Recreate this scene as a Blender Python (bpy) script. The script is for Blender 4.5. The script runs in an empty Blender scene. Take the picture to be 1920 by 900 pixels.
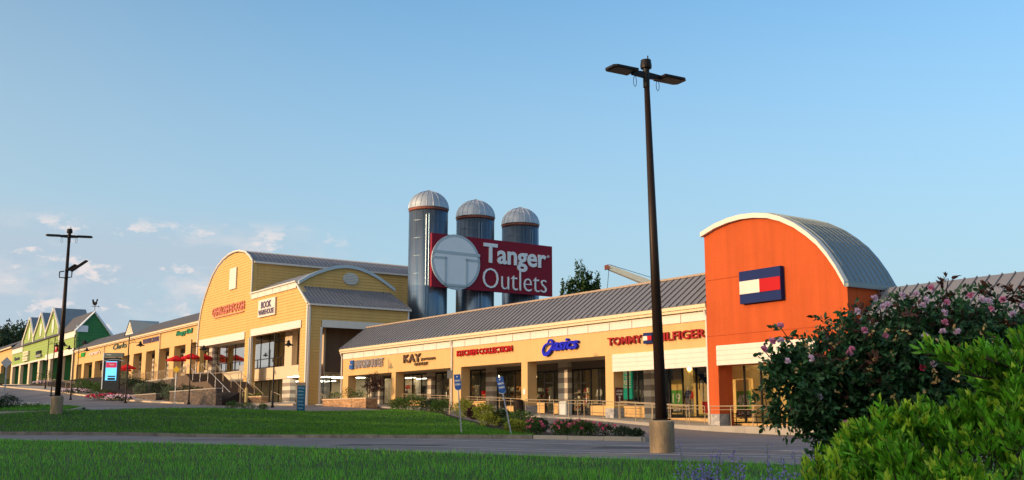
import bpy, bmesh, math, random
import numpy as np
from mathutils import Vector
random.seed(7); RNG = np.random.default_rng(7)
R = math.radians
scene = bpy.context.scene
COL = scene.collection

# ------------------------------------------------------------------ camera, sky, sun, exposure
PITCH = math.atan(337 / 1950.0)
cam = bpy.data.cameras.new('camera'); camo = bpy.data.objects.new('camera', cam); COL.objects.link(camo)
cam.sensor_width = 36.0; cam.lens = 36.0 * 1950 / 1920; cam.clip_start = 0.1; cam.clip_end = 9000
camo.location = (0, 0, 0); camo.rotation_euler = (R(90) + PITCH, 0, 0)
scene.camera = camo
SUN_H, SUN_E = -114.0, 10.5
world = bpy.data.worlds.new('World'); scene.world = world; world.use_nodes = True
sun = bpy.data.lights.new('sun', 'SUN'); sun.energy = 2.32; sun.angle = R(0.6); sun.color = (1.0, 0.66, 0.36)
suno = bpy.data.objects.new('sun', sun); COL.objects.link(suno)
sv = Vector((math.sin(R(SUN_H)) * math.cos(R(SUN_E)), math.cos(R(SUN_H)) * math.cos(R(SUN_E)), math.sin(R(SUN_E))))
suno.rotation_euler = sv.to_track_quat('Z', 'Y').to_euler(); suno.location = (-60, -20, 60)
scene.view_settings.view_transform = 'Standard'; scene.view_settings.look = 'None'
scene.view_settings.exposure = 0.8; scene.view_settings.gamma = 1.0
scene.cycles.max_bounces = 6; scene.cycles.transparent_max_bounces = 12

def sky():
    nt = world.node_tree; N = nt.nodes; K = nt.links; N.clear()
    def n(t, **k):
        o = N.new(t)
        for a, v in k.items(): setattr(o, a, v)
        return o
    out = n('ShaderNodeOutputWorld'); bg = n('ShaderNodeBackground'); bg.inputs[1].default_value = 0.15
    s = n('ShaderNodeTexSky'); s.sky_type = 'NISHITA'; s.sun_disc = False
    s.sun_elevation = R(SUN_E); s.sun_rotation = R(SUN_H % 360); s.altitude = 100; s.air_density = 1.25; s.dust_density = 2.0; s.ozone_density = 2.6
    tc = n('ShaderNodeTexCoord'); sp = n('ShaderNodeSeparateXYZ'); K.new(tc.outputs['Generated'], sp.inputs[0])
    def mr(src, a, b, c=0.0, d=1.0):
        m = n('ShaderNodeMapRange', interpolation_type='SMOOTHSTEP')
        m.inputs[1].default_value = a; m.inputs[2].default_value = b; m.inputs[3].default_value = c; m.inputs[4].default_value = d
        K.new(src, m.inputs[0]); return m.outputs[0]
    def mul(a, b):
        m = n('ShaderNodeMath', operation='MULTIPLY'); K.new(a, m.inputs[0])
        if isinstance(b, float): m.inputs[1].default_value = b
        else: K.new(b, m.inputs[1])
        return m.outputs[0]
    mp = n('ShaderNodeMapping'); mp.inputs['Scale'].default_value = (1, 1, 2.0); K.new(tc.outputs['Generated'], mp.inputs[0])
    def noise(sc, det, off):
        m2 = n('ShaderNodeVectorMath', operation='ADD'); m2.inputs[1].default_value = off; K.new(mp.outputs[0], m2.inputs[0])
        x = n('ShaderNodeTexNoise'); x.inputs['Scale'].default_value = sc; x.inputs['Detail'].default_value = det; x.inputs['Roughness'].default_value = 0.6
        K.new(m2.outputs[0], x.inputs['Vector']); return x.outputs[0]
    left = mr(sp.outputs[0], -0.10, -0.27)
    low = mr(sp.outputs[2], 0.185, 0.165)
    veil = mul(mul(left, mr(sp.outputs[2], 0.205, 0.14)), mr(noise(7, 5, (0, 0, 0)), 0.25, 0.50))
    puff = mul(mul(left, low), mr(noise(27, 8, (3.2, 1.7, 0.4)), 0.55, 0.66))
    haze = n('ShaderNodeMixRGB'); haze.inputs[2].default_value = (1.92, 2.5, 2.98, 1)
    dt = n('ShaderNodeVectorMath', operation='DOT_PRODUCT'); K.new(tc.outputs['Generated'], dt.inputs[0]); dt.inputs[1].default_value = tuple(sv)
    front = mr(dt.outputs['Value'], 0.35, -0.25); tm = n('ShaderNodeMixRGB'); tm.inputs[1].default_value = (1, 1, 1, 1); tm.inputs[2].default_value = (.64, 1.03, 1.24, 1); K.new(front, tm.inputs[0])
    tint = n('ShaderNodeVectorMath', operation='MULTIPLY'); K.new(tm.outputs[0], tint.inputs[1]); K.new(s.outputs[0], tint.inputs[0]); K.new(mul(mr(sp.outputs[2], 0.55, 0.0), 0.85), haze.inputs[0]); K.new(tint.outputs[0], haze.inputs[1])
    a = n('ShaderNodeMixRGB'); a.inputs[2].default_value = (1.85, 2.25, 2.65, 1); K.new(mul(veil, 0.9), a.inputs[0]); K.new(haze.outputs[0], a.inputs[1])
    soft = mul(mul(left, mr(sp.outputs[2], 0.19, 0.15)), mr(noise(13, 6, (7.1, 2.2, 5.0)), 0.46, 0.66)); a2 = n('ShaderNodeMixRGB'); a2.inputs[2].default_value = (2.75, 2.72, 2.85, 1); K.new(mul(soft, 0.7), a2.inputs[0]); K.new(a.outputs[0], a2.inputs[1]); a = a2
    b = n('ShaderNodeMixRGB'); b.inputs[2].default_value = (3.5, 3.1, 3.0, 1); K.new(mul(puff, 0.8), b.inputs[0]); K.new(a.outputs[0], b.inputs[1])
    gl = n('ShaderNodeVectorMath', operation='SCALE'); gl.inputs[0].default_value = (5.2, 4.0, 2.5); K.new(mr(dt.outputs['Value'], 0.15, 1.0), gl.inputs['Scale'])  # warm glow around the sun, added to lift the shaded ground
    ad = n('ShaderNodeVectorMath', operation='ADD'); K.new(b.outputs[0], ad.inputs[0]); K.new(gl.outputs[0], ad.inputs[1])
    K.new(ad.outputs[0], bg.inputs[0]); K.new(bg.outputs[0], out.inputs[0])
sky()

# ------------------------------------------------------------------ frames: s runs along the shop fronts, t into the depth
hL, hD = R(-34.5), R(55.5)
LX, LY = math.sin(hL), math.cos(hL); DX, DY = math.sin(hD), math.cos(hD)
def P(s, t, z): return (s * LX + t * DX, s * LY + t * DY, z)
def ST(x, y): return (x * LX + y * LY, x * DX + y * DY)
CP, SP = math.cos(PITCH), math.sin(PITCH)
def at(px, py, Y):
    u = 450 - py; y = 1950 * CP - u * SP; k = Y / y
    return ((px - 960) * k, Y, (1950 * SP + u * CP) * k)

# terrain: thin plate spline through surveyed points
CTRL = [(-23.3, 48, -.76), (-23, 44, -.78), (-35, 48, -.74), (-50, 47, -.7), (-14, 48, -.76), (-8, 47.3, -.76), (-3, 45, -.75), (1, 41, -.74), (5, 37, -.76), (3.6, 25.4, -.78), (-18, 34, -.78), (5, 18, -.78), (-4, 22, -.78), (9, 30, -.76),
        (0, 0, -.80), (8, 6, -.72), (3, 8, -.80), (-10, 8, -.80), (-40, 20, -.78), (12, 45, -.74), (20, 30, -.78), (40, 30, -.9), (60, 0, -1), (-60, 0, -.5),
        (-23.6, 54.6, .22), (-34, 58, .24), (-50, 60, .4), (-29, 55, .18), (-19, 59, .28), (-15, 65, .34), (-9, 76, .48)]
for s, t, z in [(30, 41, -.78), (36, 41, -.74), (42, 41, -.55), (51, 41, .0), (60, 41, .25), (70, 41, .62), (80, 40, 1.0), (92, 39, 1.3), (100, 34, 1.42), (115, 31.5, 1.85),
                (130, 30, 2.55), (150, 28.5, 3.7), (170, 27, 4.6), (190, 30, 5.5), (215, 38, 6.4), (240, 41, 7.2), (275, 42, 8.2), (300, 42, 8.8), (115, 42, 2.1), (150, 44, 4.8), (200, 44, 6.2),
                (150, 10, 2.3), (200, 0, 3.5), (260, 10, 6.5), (60, 30, -.1), (75, 33, .55), (50, 33, -.55), (92, 60, 2), (42, 80, -.5), (140, 80, 4.5), (220, 80, 7.5), (300, 80, 9.5)]:
    x, y, _ = P(s, t, 0); CTRL.append((x, y, z))
CTRL = np.array(CTRL, float)
def _tps():
    X = CTRL[:, :2] / 50; n = len(X); d2 = ((X[:, None] - X[None]) ** 2).sum(-1)
    Kk = 0.5 * d2 * np.log(d2 + 1e-12) + np.eye(n) * 0.002
    Pm = np.c_[np.ones(n), X]; A = np.block([[Kk, Pm], [Pm.T, np.zeros((3, 3))]])
    return np.linalg.solve(A, np.r_[CTRL[:, 2], np.zeros(3)]), X
_W, _X = _tps()
def H(x, y):
    x = np.clip(np.asarray(x, float), -190, 75); y = np.clip(np.asarray(y, float), -30, 290)
    q = np.stack([x, y], -1) / 50; sh = q.shape[:-1]; q = q.reshape(-1, 2); out = np.empty(len(q))
    for i in range(0, len(q), 20000):
        b = q[i:i + 20000]; d2 = ((b[:, None] - _X[None]) ** 2).sum(-1)
        out[i:i + 20000] = (0.5 * d2 * np.log(d2 + 1e-12)) @ _W[:-3] + _W[-3] + b @ _W[-2:]
    out = out.reshape(sh)
    return float(out) if out.ndim == 0 else out
def HS(s, t): p = P(s, t, 0); return H(p[0], p[1])

# ------------------------------------------------------------------ materials
MATS = {}
def mat(name, col, rough=0.7, metal=0.0, var=0.12, vs=1.5, bump=0.0, bs=20.0, stretch=(1, 1, 1), emit=None, spec=0.15, island=0.0, trans=0.0, streak=0.0):
    if name in MATS: return MATS[name]
    m = bpy.data.materials.new(name); m.use_nodes = True; nt = m.node_tree; N = nt.nodes; K = nt.links
    b = N['Principled BSDF']; b.inputs['Roughness'].default_value = rough; b.inputs['Metallic'].default_value = metal
    b.inputs['Specular IOR Level'].default_value = spec
    c4 = (*col, 1); src = None
    geo = N.new('ShaderNodeNewGeometry'); mp = N.new('ShaderNodeMapping'); mp.inputs['Scale'].default_value = stretch; K.new(geo.outputs['Position'], mp.inputs[0])
    if var > 0:
        nz = N.new('ShaderNodeTexNoise'); nz.inputs['Scale'].default_value = vs; nz.inputs['Detail'].default_value = 6; nz.inputs['Roughness'].default_value = 0.65; K.new(mp.outputs[0], nz.inputs['Vector'])
        mr = N.new('ShaderNodeMapRange'); mr.inputs[1].default_value = 0.25; mr.inputs[2].default_value = 0.75; mr.inputs[3].default_value = 1 - var; mr.inputs[4].default_value = 1 + var; K.new(nz.outputs[0], mr.inputs[0])
        src = mr.outputs[0]
    if streak > 0:
        mp2 = N.new('ShaderNodeMapping'); mp2.inputs['Scale'].default_value = (2.2, 2.2, 0.12); K.new(geo.outputs['Position'], mp2.inputs[0])
        nz = N.new('ShaderNodeTexNoise'); nz.inputs['Scale'].default_value = 1.0; nz.inputs['Detail'].default_value = 5; K.new(mp2.outputs[0], nz.inputs['Vector'])
        mr = N.new('ShaderNodeMapRange'); mr.inputs[1].default_value = 0.3; mr.inputs[2].default_value = 0.7; mr.inputs[3].default_value = 1 - streak; mr.inputs[4].default_value = 1 + streak; K.new(nz.outputs[0], mr.inputs[0])
        if src:
            mm = N.new('ShaderNodeMath'); mm.operation = 'MULTIPLY'; K.new(src, mm.inputs[0]); K.new(mr.outputs[0], mm.inputs[1]); src = mm.outputs[0]
        else: src = mr.outputs[0]
    if island > 0:
        mr = N.new('ShaderNodeMapRange'); mr.inputs[3].default_value = 1 - island; mr.inputs[4].default_value = 1 + island; K.new(geo.outputs['Random Per Island'], mr.inputs[0])
        if src:
            mm = N.new('ShaderNodeMath'); mm.operation = 'MULTIPLY'; K.new(src, mm.inputs[0]); K.new(mr.outputs[0], mm.inputs[1]); src = mm.outputs[0]
        else: src = mr.outputs[0]
    if src:
        vm = N.new('ShaderNodeVectorMath'); vm.operation = 'SCALE'; vm.inputs[0].default_value = col; K.new(src, vm.inputs['Scale']); K.new(vm.outputs[0], b.inputs['Base Color'])
    else: b.inputs['Base Color'].default_value = c4
    if bump > 0:
        nb = N.new('ShaderNodeTexNoise'); nb.inputs['Scale'].default_value = bs; nb.inputs['Detail'].default_value = 4; K.new(mp.outputs[0], nb.inputs['Vector'])
        bp = N.new('ShaderNodeBump'); bp.inputs['Strength'].default_value = bump; bp.inputs['Distance'].default_value = 0.03; K.new(nb.outputs[0], bp.inputs['Height']); K.new(bp.outputs[0], b.inputs['Normal'])
    if emit:
        b.inputs['Emission Color'].default_value = (*emit[0], 1); b.inputs['Emission Strength'].default_value = emit[1]
    if trans > 0:
        o = N['Material Output']; tr = N.new('ShaderNodeBsdfTranslucent'); mx = N.new('ShaderNodeMixShader'); mx.inputs[0].default_value = trans
        if src: K.new(vm.outputs[0], tr.inputs[0])
        else: tr.inputs[0].default_value = c4
        K.new(b.outputs[0], mx.inputs[1]); K.new(tr.outputs[0], mx.inputs[2]); K.new(mx.outputs[0], o.inputs[0])
    MATS[name] = m; return m

def mix_mat(name, c1, c2, kind, rough=0.8, sc=1.0, stretch=(1, 1, 1), bump=0.3):
    m = bpy.data.materials.new(name); m.use_nodes = True; nt = m.node_tree; N = nt.nodes; K = nt.links; b = N['Principled BSDF']; b.inputs['Roughness'].default_value = rough
    b.inputs['Specular IOR Level'].default_value = 0.3
    geo = N.new('ShaderNodeNewGeometry'); mp = N.new('ShaderNodeMapping'); mp.inputs['Scale'].default_value = stretch; K.new(geo.outputs['Position'], mp.inputs[0])
    mx = N.new('ShaderNodeMixRGB'); mx.inputs[1].default_value = (*c1, 1); mx.inputs[2].default_value = (*c2, 1)
    if kind == 'bands':
        sp = N.new('ShaderNodeSeparateXYZ'); K.new(geo.outputs['Position'], sp.inputs[0])
        a = N.new('ShaderNodeMath'); a.operation = 'MULTIPLY'; a.inputs[1].default_value = sc; K.new(sp.outputs[2], a.inputs[0])
        f = N.new('ShaderNodeMath'); f.operation = 'FRACT'; K.new(a.outputs[0], f.inputs[0])
        g = N.new('ShaderNodeMath'); g.operation = 'GREATER_THAN'; g.inputs[1].default_value = 0.5; K.new(f.outputs[0], g.inputs[0]); K.new(g.outputs[0], mx.inputs[0])
    elif kind == 'stone':
        v = N.new('ShaderNodeTexVoronoi'); v.inputs['Scale'].default_value = sc; K.new(mp.outputs[0], v.inputs['Vector'])
        sp = N.new('ShaderNodeSeparateXYZ'); K.new(v.outputs['Color'], sp.inputs[0]); K.new(sp.outputs[0], mx.inputs[0])
        bp = N.new('ShaderNodeBump'); bp.inputs['Strength'].default_value = bump; bp.inputs['Distance'].default_value = 0.05; bp.invert = True; K.new(v.outputs['Distance'], bp.inputs['Height']); K.new(bp.outputs[0], b.inputs['Normal'])
    else:
        nz = N.new('ShaderNodeTexNoise'); nz.inputs['Scale'].default_value = sc; nz.inputs['Detail'].default_value = 8; nz.inputs['Roughness'].default_value = 0.7; K.new(mp.outputs[0], nz.inputs['Vector'])
        cr = N.new('ShaderNodeMapRange'); cr.inputs[1].default_value = 0.38; cr.inputs[2].default_value = 0.62; K.new(nz.outputs[0], cr.inputs[0]); K.new(cr.outputs[0], mx.inputs[0])
        nb = N.new('ShaderNodeTexNoise'); nb.inputs['Scale'].default_value = sc * 14; nb.inputs['Detail'].default_value = 3; K.new(geo.outputs['Position'], nb.inputs['Vector'])
        bp = N.new('ShaderNodeBump'); bp.inputs['Strength'].default_value = bump; bp.inputs['Distance'].default_value = 0.03; K.new(nb.outputs[0], bp.inputs['Height']); K.new(bp.outputs[0], b.inputs['Normal'])
    K.new(mx.outputs[0], b.inputs['Base Color']); MATS[name] = m; return m

def glass_mat(name, tint=(0.90, 0.92, 0.90), refl=0.10):
    m = bpy.data.materials.new(name); m.use_nodes = True; nt = m.node_tree; N = nt.nodes; K = nt.links; N.remove(N['Principled BSDF']); o = N['Material Output']
    tr = N.new('ShaderNodeBsdfTransparent'); tr.inputs[0].default_value = (*tint, 1); gl = N.new('ShaderNodeBsdfGlossy'); gl.inputs['Roughness'].default_value = 0.02; gl.inputs[0].default_value = (.9, .93, .95, 1)
    lw = N.new('ShaderNodeLayerWeight'); lw.inputs[0].default_value = 0.25
    mr = N.new('ShaderNodeMapRange'); mr.inputs[3].default_value = refl; mr.inputs[4].default_value = min(1, refl * 2.5); K.new(lw.outputs['Facing'], mr.inputs[0])
    mx = N.new('ShaderNodeMixShader'); K.new(mr.outputs[0], mx.inputs[0]); K.new(tr.outputs[0], mx.inputs[1]); K.new(gl.outputs[0], mx.inputs[2]); K.new(mx.outputs[0], o.inputs[0])
    MATS[name] = m; return m

M_STUC = mat('cream stucco', (.61, .385, .165), .85, var=.05, vs=.5, bump=.15, bs=30, streak=.035)
M_STUC2 = mat('pale stucco', (.62, .49, .33), .85, var=.06, vs=.6, bump=.15, bs=30)
M_WHITE = mat('white trim', (.68, .62, .54), .6, var=.04, vs=2, streak=.03)
M_YEL = mat('yellow lap siding', (.60, .375, .125), .65, var=.05, vs=.8, streak=.04)
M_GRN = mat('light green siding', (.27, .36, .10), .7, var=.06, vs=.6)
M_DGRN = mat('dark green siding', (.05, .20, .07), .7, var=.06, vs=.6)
M_ORG = mat('orange stucco', (.46, .085, .022), .85, var=.09, vs=.5, bump=.5, bs=10, streak=.09)
M_ROOF = mat('grey seamed metal roof', (.20, .20, .22), .5, .2, var=.10, vs=.4, streak=.02)
M_SHIN = mat('dark grey shingles', (.10, .10, .11), .85, var=.18, vs=1.2, bump=.4, bs=9, stretch=(1, 1, 3))
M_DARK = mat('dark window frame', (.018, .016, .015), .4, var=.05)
M_BLACK = mat('black painted steel', (.016, .013, .012), .38, .2, var=.2, vs=3)
M_ASPH = mix_mat('asphalt', (.185, .168, .168), (.12, .112, .115), 'noise', .9, .25, (1, .35, 1), .4)
M_CONC = mat('concrete walk', (.33, .295, .25), .85, var=.12, vs=.8, bump=.2, bs=15)
M_KERB = mat('weathered kerb', (.19, .17, .145), .9, var=.5, vs=1.6, bump=.4, bs=12)
M_TANK = mix_mat('sun tinted pedestal concrete', (.36, .26, .15), (.17, .13, .085), 'noise', .9, 2.2, (1, 1, .35), .6)  # mottled tan; its warmth stands for sunlight on the pedestals
M_MULCH = mat('bark mulch', (.035, .024, .018), .95, var=.4, vs=8, bump=.9, bs=25)
M_PAINT = mat('worn parking paint', (.55, .54, .52), .8, var=.35, vs=3)
M_SOIL = mat('lawn soil', (.030, .058, .018), .95, var=.3, vs=2.5, bump=.6, bs=18)
M_GRASS = mat('grass blades', (.125, .400, .034), .7, var=.35, vs=.45, island=.5, trans=.35, spec=.08)
M_GRASS2 = mat('berm grass blades', (.088, .235, .026), .7, var=.35, vs=.25, island=.45, trans=.3, spec=.08)
M_BAND = mix_mat('banded block', (.60, .53, .42), (.27, .22, .18), 'bands', .85, 1.35)
M_STONE = mix_mat('stacked stone', (.15, .105, .075), (.06, .05, .045), 'stone', .9, 2.2, (1, 1, 3.2), .9)
M_STONEO = mix_mat('orange stacked stone', (.52, .30, .14), (.28, .15, .08), 'stone', .9, 2.6, (1, 1, 3.2), .8)
M_STONEG = mix_mat('split face block base', (.42, .39, .36), (.24, .24, .25), 'stone', .9, 3.5, (1, 1, 2), .7)
M_GLASS = glass_mat('shop glass')
M_GLASS2 = glass_mat('upper glass', (.85, .85, .83), .22)
M_GALV = mat('galvanised post', (.38, .40, .43), .4, .6, var=.1)
M_RAIL = mat('bronze railing', (.34, .26, .17), .5, .2, var=.1)
M_RED = mat('sign red', (.42, .006, .010), .6, var=.04)
M_DRED = mat('dark sign red', (.30, .016, .014), .6, var=.05)
M_BLUE = mat('sign blue', (.010, .016, .50), .6, var=.04)
M_NAVY = mat('navy panel', (.010, .022, .10), .7, var=.05)
M_BRICKRED = mat('burgundy panel', (.22, .012, .028), .6, var=.05, vs=.5)
M_SIGNW = mat('sign white', (.72, .76, .78), .5, var=.03)
M_SIGNG = mat('sign grey', (.42, .50, .54), .5, var=.03)
M_BROWN = mat('bronze letters', (.10, .055, .03), .5, var=.1)
M_PINKL = mat('coral letters', (.72, .26, .18), .5, var=.05)
M_PURP = mat('aubergine letters', (.10, .07, .13), .5, var=.05)
M_SGREEN = mat('script green', (.01, .20, .09), .5, var=.05)
M_BGREEN = mat('bright green sign', (.02, .40, .05), .5, var=.05)
M_BYEL = mat('bright yellow', (.85, .45, .02), .5, var=.05)
M_WALLIN = mat('interior wall', (.42, .34, .22), .8, var=.12)
M_WALLY = mat('lit yellow interior', (.75, .50, .18), .8, var=.08)
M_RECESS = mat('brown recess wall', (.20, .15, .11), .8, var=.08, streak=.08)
M_LAMPW = mat('glowing tube', (1, 1, 1), emit=((1, .93, .75), 9.0), var=0)
M_LAMPO = mat('glowing warm bulb', (1, .8, .5), emit=((1, .62, .25), 12.0), var=0)
M_RUST = mat('rusty band', (.24, .085, .06), .6, .2, var=.2)
M_SILO = mix_mat('blue grey galvanised silo', (.18, .21, .25), (.07, .13, .195), 'noise', .30, .9, (4, 4, .06), .05)
MATS['blue grey galvanised silo'].node_tree.nodes['Principled BSDF'].inputs['Metallic'].default_value = .68
M_DOME = mat('bare metal dome', (.38, .41, .44), .5, .5, var=.16, vs=1.4)
M_UMB = mat('red canvas', (.62, .015, .02), .8, var=.06, trans=.2)
M_BARK = mat('bark', (.08, .055, .04), .9, var=.3, vs=8, bump=.6, bs=20)
M_LROSE = mat('rose leaves', (.038, .105, .034), .5, var=.3, vs=4, island=.65, trans=.2, spec=.3)
M_LRED = mat('young red leaves', (.11, .045, .03), .45, var=.2, vs=4, island=.4, trans=.2)
M_LBRT = mat('bright privet leaves', (.15, .40, .025), .45, var=.35, vs=7, island=.7, trans=.35, spec=.3)
M_LTIP = mat('lime young leaves', (.50, .66, .05), .45, var=.2, vs=5, island=.3, trans=.4, spec=.4)
M_LTREE = mat('tree leaves', (.045, .09, .025), .6, var=.3, vs=1, island=.6, trans=.25)
M_LTREE2 = mat('dull far tree leaves', (.035, .065, .035), .7, var=.3, vs=.5, island=.5, trans=.15)
M_LSHR = mat('shrub leaves', (.06, .12, .025), .6, var=.25, vs=2, island=.5, trans=.25)
M_LGOLD = mat('golden shrub leaves', (.20, .24, .03), .6, var=.2, vs=2, island=.5, trans=.25)
M_LDARK = mat('dark shrub leaves', (.022, .05, .02), .6, var=.25, vs=2, island=.5, trans=.2)
M_LPURP = mat('purple tree leaves', (.055, .025, .022), .6, var=.25, vs=2, island=.5, trans=.2)
M_LGREY = mat('grey green leaves', (.13, .17, .10), .7, var=.25, vs=3, island=.4, trans=.2)
M_PINK = mat('pink petals', (.85, .34, .50), .5, var=.15, vs=30, trans=.3)
M_PALEP = mat('pale petals', (.88, .66, .76), .5, var=.1, vs=30, trans=.3)
M_PINK2 = mat('rose pink petals', (.78, .16, .24), .5, var=.2, vs=30, trans=.3)
M_MAG = mat('magenta petals', (.75, .07, .16), .5, var=.1, vs=30, trans=.3)
M_LILAC = mat('lilac petals', (.30, .24, .62), .55, var=.2, vs=30, trans=.3)
M_TANP = mat('faded petals', (.55, .34, .14), .7, var=.2, vs=30)
M_SKIN = mat('mannequin body', (.62, .55, .47), .5, var=.03)
M_CLO = [mat('tan cloth', (.55, .42, .26), .9), mat('grey cloth', (.22, .20, .22), .9), mat('red cloth', (.6, .05, .04), .9), mat('navy cloth', (.03, .04, .09), .9), mat('white cloth', (.7, .66, .6), .9), mat('olive cloth', (.2, .2, .1), .9)]
M_TEAL = mat('teal banner', (.02, .42, .34), .6, var=.04)
M_POSTG = mat('green poster', (.06, .30, .05), .6, var=.04)

# ------------------------------------------------------------------ mesh building
ORG = {}
class MB:
    def __init__(s): s.v = []; s.f = []
    def add(s, vs, fs):
        o = len(s.v); s.v += [tuple(map(float, v)) for v in vs]; s.f += [tuple(i + o for i in f) for f in fs]; return s
    def hexa(s, p):   # 8 points: bottom ring then top ring
        return s.add(p, [(0, 3, 2, 1), (4, 5, 6, 7), (0, 1, 5, 4), (1, 2, 6, 5), (2, 3, 7, 6), (3, 0, 4, 7)])
    def box(s, s0, s1, t0, t1, z0, z1, z0b=None, z1b=None):   # z0b/z1b: heights at s1
        a = z0 if z0b is None else z0b; b = z1 if z1b is None else z1b
        return s.hexa([P(s0, t0, z0), P(s1, t0, a), P(s1, t1, a), P(s0, t1, z0), P(s0, t0, z1), P(s1, t0, b), P(s1, t1, b), P(s0, t1, z1)])
    def prism(s, pts, fr, d0, d1):   # 2D outline pts extruded between depths d0,d1; fr(u,w,d)->xyz
        n = len(pts); vs = [fr(u, w, d0) for u, w in pts] + [fr(u, w, d1) for u, w in pts]
        fs = [tuple(range(n)), tuple(range(2 * n - 1, n - 1, -1))] + [(i, (i + 1) % n, n + (i + 1) % n, n + i) for i in range(n)]
        return s.add(vs, fs)
    def tube(s, pts, rad, n=8, cap=True):
        pts = [Vector(p) for p in pts]; m = len(pts)
        if not hasattr(rad, '__len__'): rad = [rad] * m
        rings = []; ref = Vector((0, 0, 1)); prev = None
        for i, p in enumerate(pts):
            d = (pts[min(i + 1, m - 1)] - pts[max(i - 1, 0)]).normalized()
            if prev is None:
                a = d.cross(ref)
                if a.length < .05: a = d.cross(Vector((1, 0, 0)))
            else: a = prev - d * prev.dot(d)
            a.normalize(); prev = a; b = d.cross(a)
            rings += [p + (a * math.cos(2 * math.pi * k / n) + b * math.sin(2 * math.pi * k / n)) * rad[i] for k in range(n)]
        fs = [(i * n + k, i * n + (k + 1) % n, (i + 1) * n + (k + 1) % n, (i + 1) * n + k) for i in range(m - 1) for k in range(n)]
        if cap: fs += [tuple(range(n))[::-1], tuple((m - 1) * n + k for k in range(n))]
        return s.add(rings, fs)
    def lathe(s, c, prof, n=24):
        vs = [(c[0] + r * math.cos(2 * math.pi * k / n), c[1] + r * math.sin(2 * math.pi * k / n), c[2] + z) for r, z in prof for k in range(n)]
        m = len(prof); fs = [(i * n + k, i * n + (k + 1) % n, (i + 1) * n + (k + 1) % n, (i + 1) * n + k) for i in range(m - 1) for k in range(n)]
        fs += [tuple(range(n))[::-1], tuple((m - 1) * n + k for k in range(n))]
        return s.add(vs, fs)
    def build(s, name, m, parent=None, smooth=False, loc=None, recalc=True):
        me = bpy.data.meshes.new(name); root = parent; o3 = ORG[parent.name] if parent else (loc or (0, 0, 0))
        me.from_pydata([(v[0] - o3[0], v[1] - o3[1], v[2] - o3[2]) for v in s.v], [], s.f)
        if recalc:
            bm = bmesh.new(); bm.from_mesh(me); bmesh.ops.recalc_face_normals(bm, faces=bm.faces); bm.to_mesh(me); bm.free()
        if smooth: me.polygons.foreach_set('use_smooth', [True] * len(me.polygons))
        me.materials.append(m); o = bpy.data.objects.new(name, me); COL.objects.link(o)
        if parent: o.parent = parent
        else: o.location = o3
        ORG[o.name] = o3; return o
def thing(name, label, cat, loc, group=None):
    o = bpy.data.objects.new(name, None); COL.objects.link(o); o.location = loc; ORG[o.name] = tuple(loc); o.empty_display_size = .2
    return tag(o, label, cat, group)
def tag(o, label, cat, group=None):
    o['label'] = label; o['category'] = cat
    if group: o['group'] = group
    return o
def struct(mb, name, m, kind='structure', smooth=False):
    o = mb.build(name, m, smooth=smooth); o['kind'] = kind; return o
def kids(o): return [c for c in bpy.data.objects if c.parent == o]
def dup(root, loc, rz=0, label=None, sc=1.0):
    def cp(o, par):
        c = o.copy(); COL.objects.link(c)
        if par: c.parent = par
        for k in CH.get(o.name, []): cp(k, c)
        return c
    CH = {}
    for o in COL.objects:
        if o.parent: CH.setdefault(o.parent.name, []).append(o)
    r = cp(root, None); r.location = loc; r.rotation_euler = (0, 0, rz); r.scale = (sc,) * 3
    if label: r['label'] = label
    ORG[r.name] = tuple(loc); return r
FT = lambda u, w, d: P(u, d, w)       # wall in a t-plane: u=s, w=z, d=t
FS = lambda u, w, d: P(d, u, w)       # wall in an s-plane: u=t, w=z, d=s
def wall(name, outline, holes, fr, d0, d1, m, parent, lap=0.0, out=-1):
    """flat wall with openings; d0 is the seen face, d1 the back. lap>0 cuts it into lap-siding boards."""
    bm = bmesh.new()
    for lp in [outline] + holes:
        vs = [bm.verts.new((u, w, 0)) for u, w in lp]
        for i in range(len(vs)): bm.edges.new((vs[i], vs[(i + 1) % len(vs)]))
    bmesh.ops.triangle_fill(bm, use_beauty=True, use_dissolve=False, edges=bm.edges[:])
    if lap > 0:
        z0 = min(p[1] for p in outline); z1 = max(p[1] for p in outline)
        z = math.ceil(z0 / lap) * lap
        while z < z1:
            for zz in (z, z + 0.02):
                bmesh.ops.bisect_plane(bm, geom=bm.verts[:] + bm.edges[:] + bm.faces[:], plane_co=(0, zz, 0), plane_no=(0, 1, 0))
            z += lap
    bm.verts.ensure_lookup_table(); n = len(bm.verts); A = []; B = []
    for v in bm.verts:
        u, w = v.co.x, v.co.y; d = d0
        if lap > 0:
            fz = (w / lap - math.floor(w / lap + 1e-4)) * lap
            d = d0 if fz < .01 else d0 + out * 0.035 * (1 - (fz - .02) / (lap - .02))
        A.append(fr(u, w, d)); B.append(fr(u, w, d1))
    fs = []
    for f in bm.faces:
        ix = [v.index for v in f.verts]; fs.append(tuple(ix)); fs.append(tuple(i + n for i in reversed(ix)))
    for e in bm.edges:
        if len(e.link_faces) == 1: a, b = e.verts[0].index, e.verts[1].index; fs.append((a, b, b + n, a + n))
    bm.free(); mb = MB(); mb.add(A + B, fs); return mb.build(name, m, parent)
def rect(a, b, c, d): return [(a, c), (b, c), (b, d), (a, d)]
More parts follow.
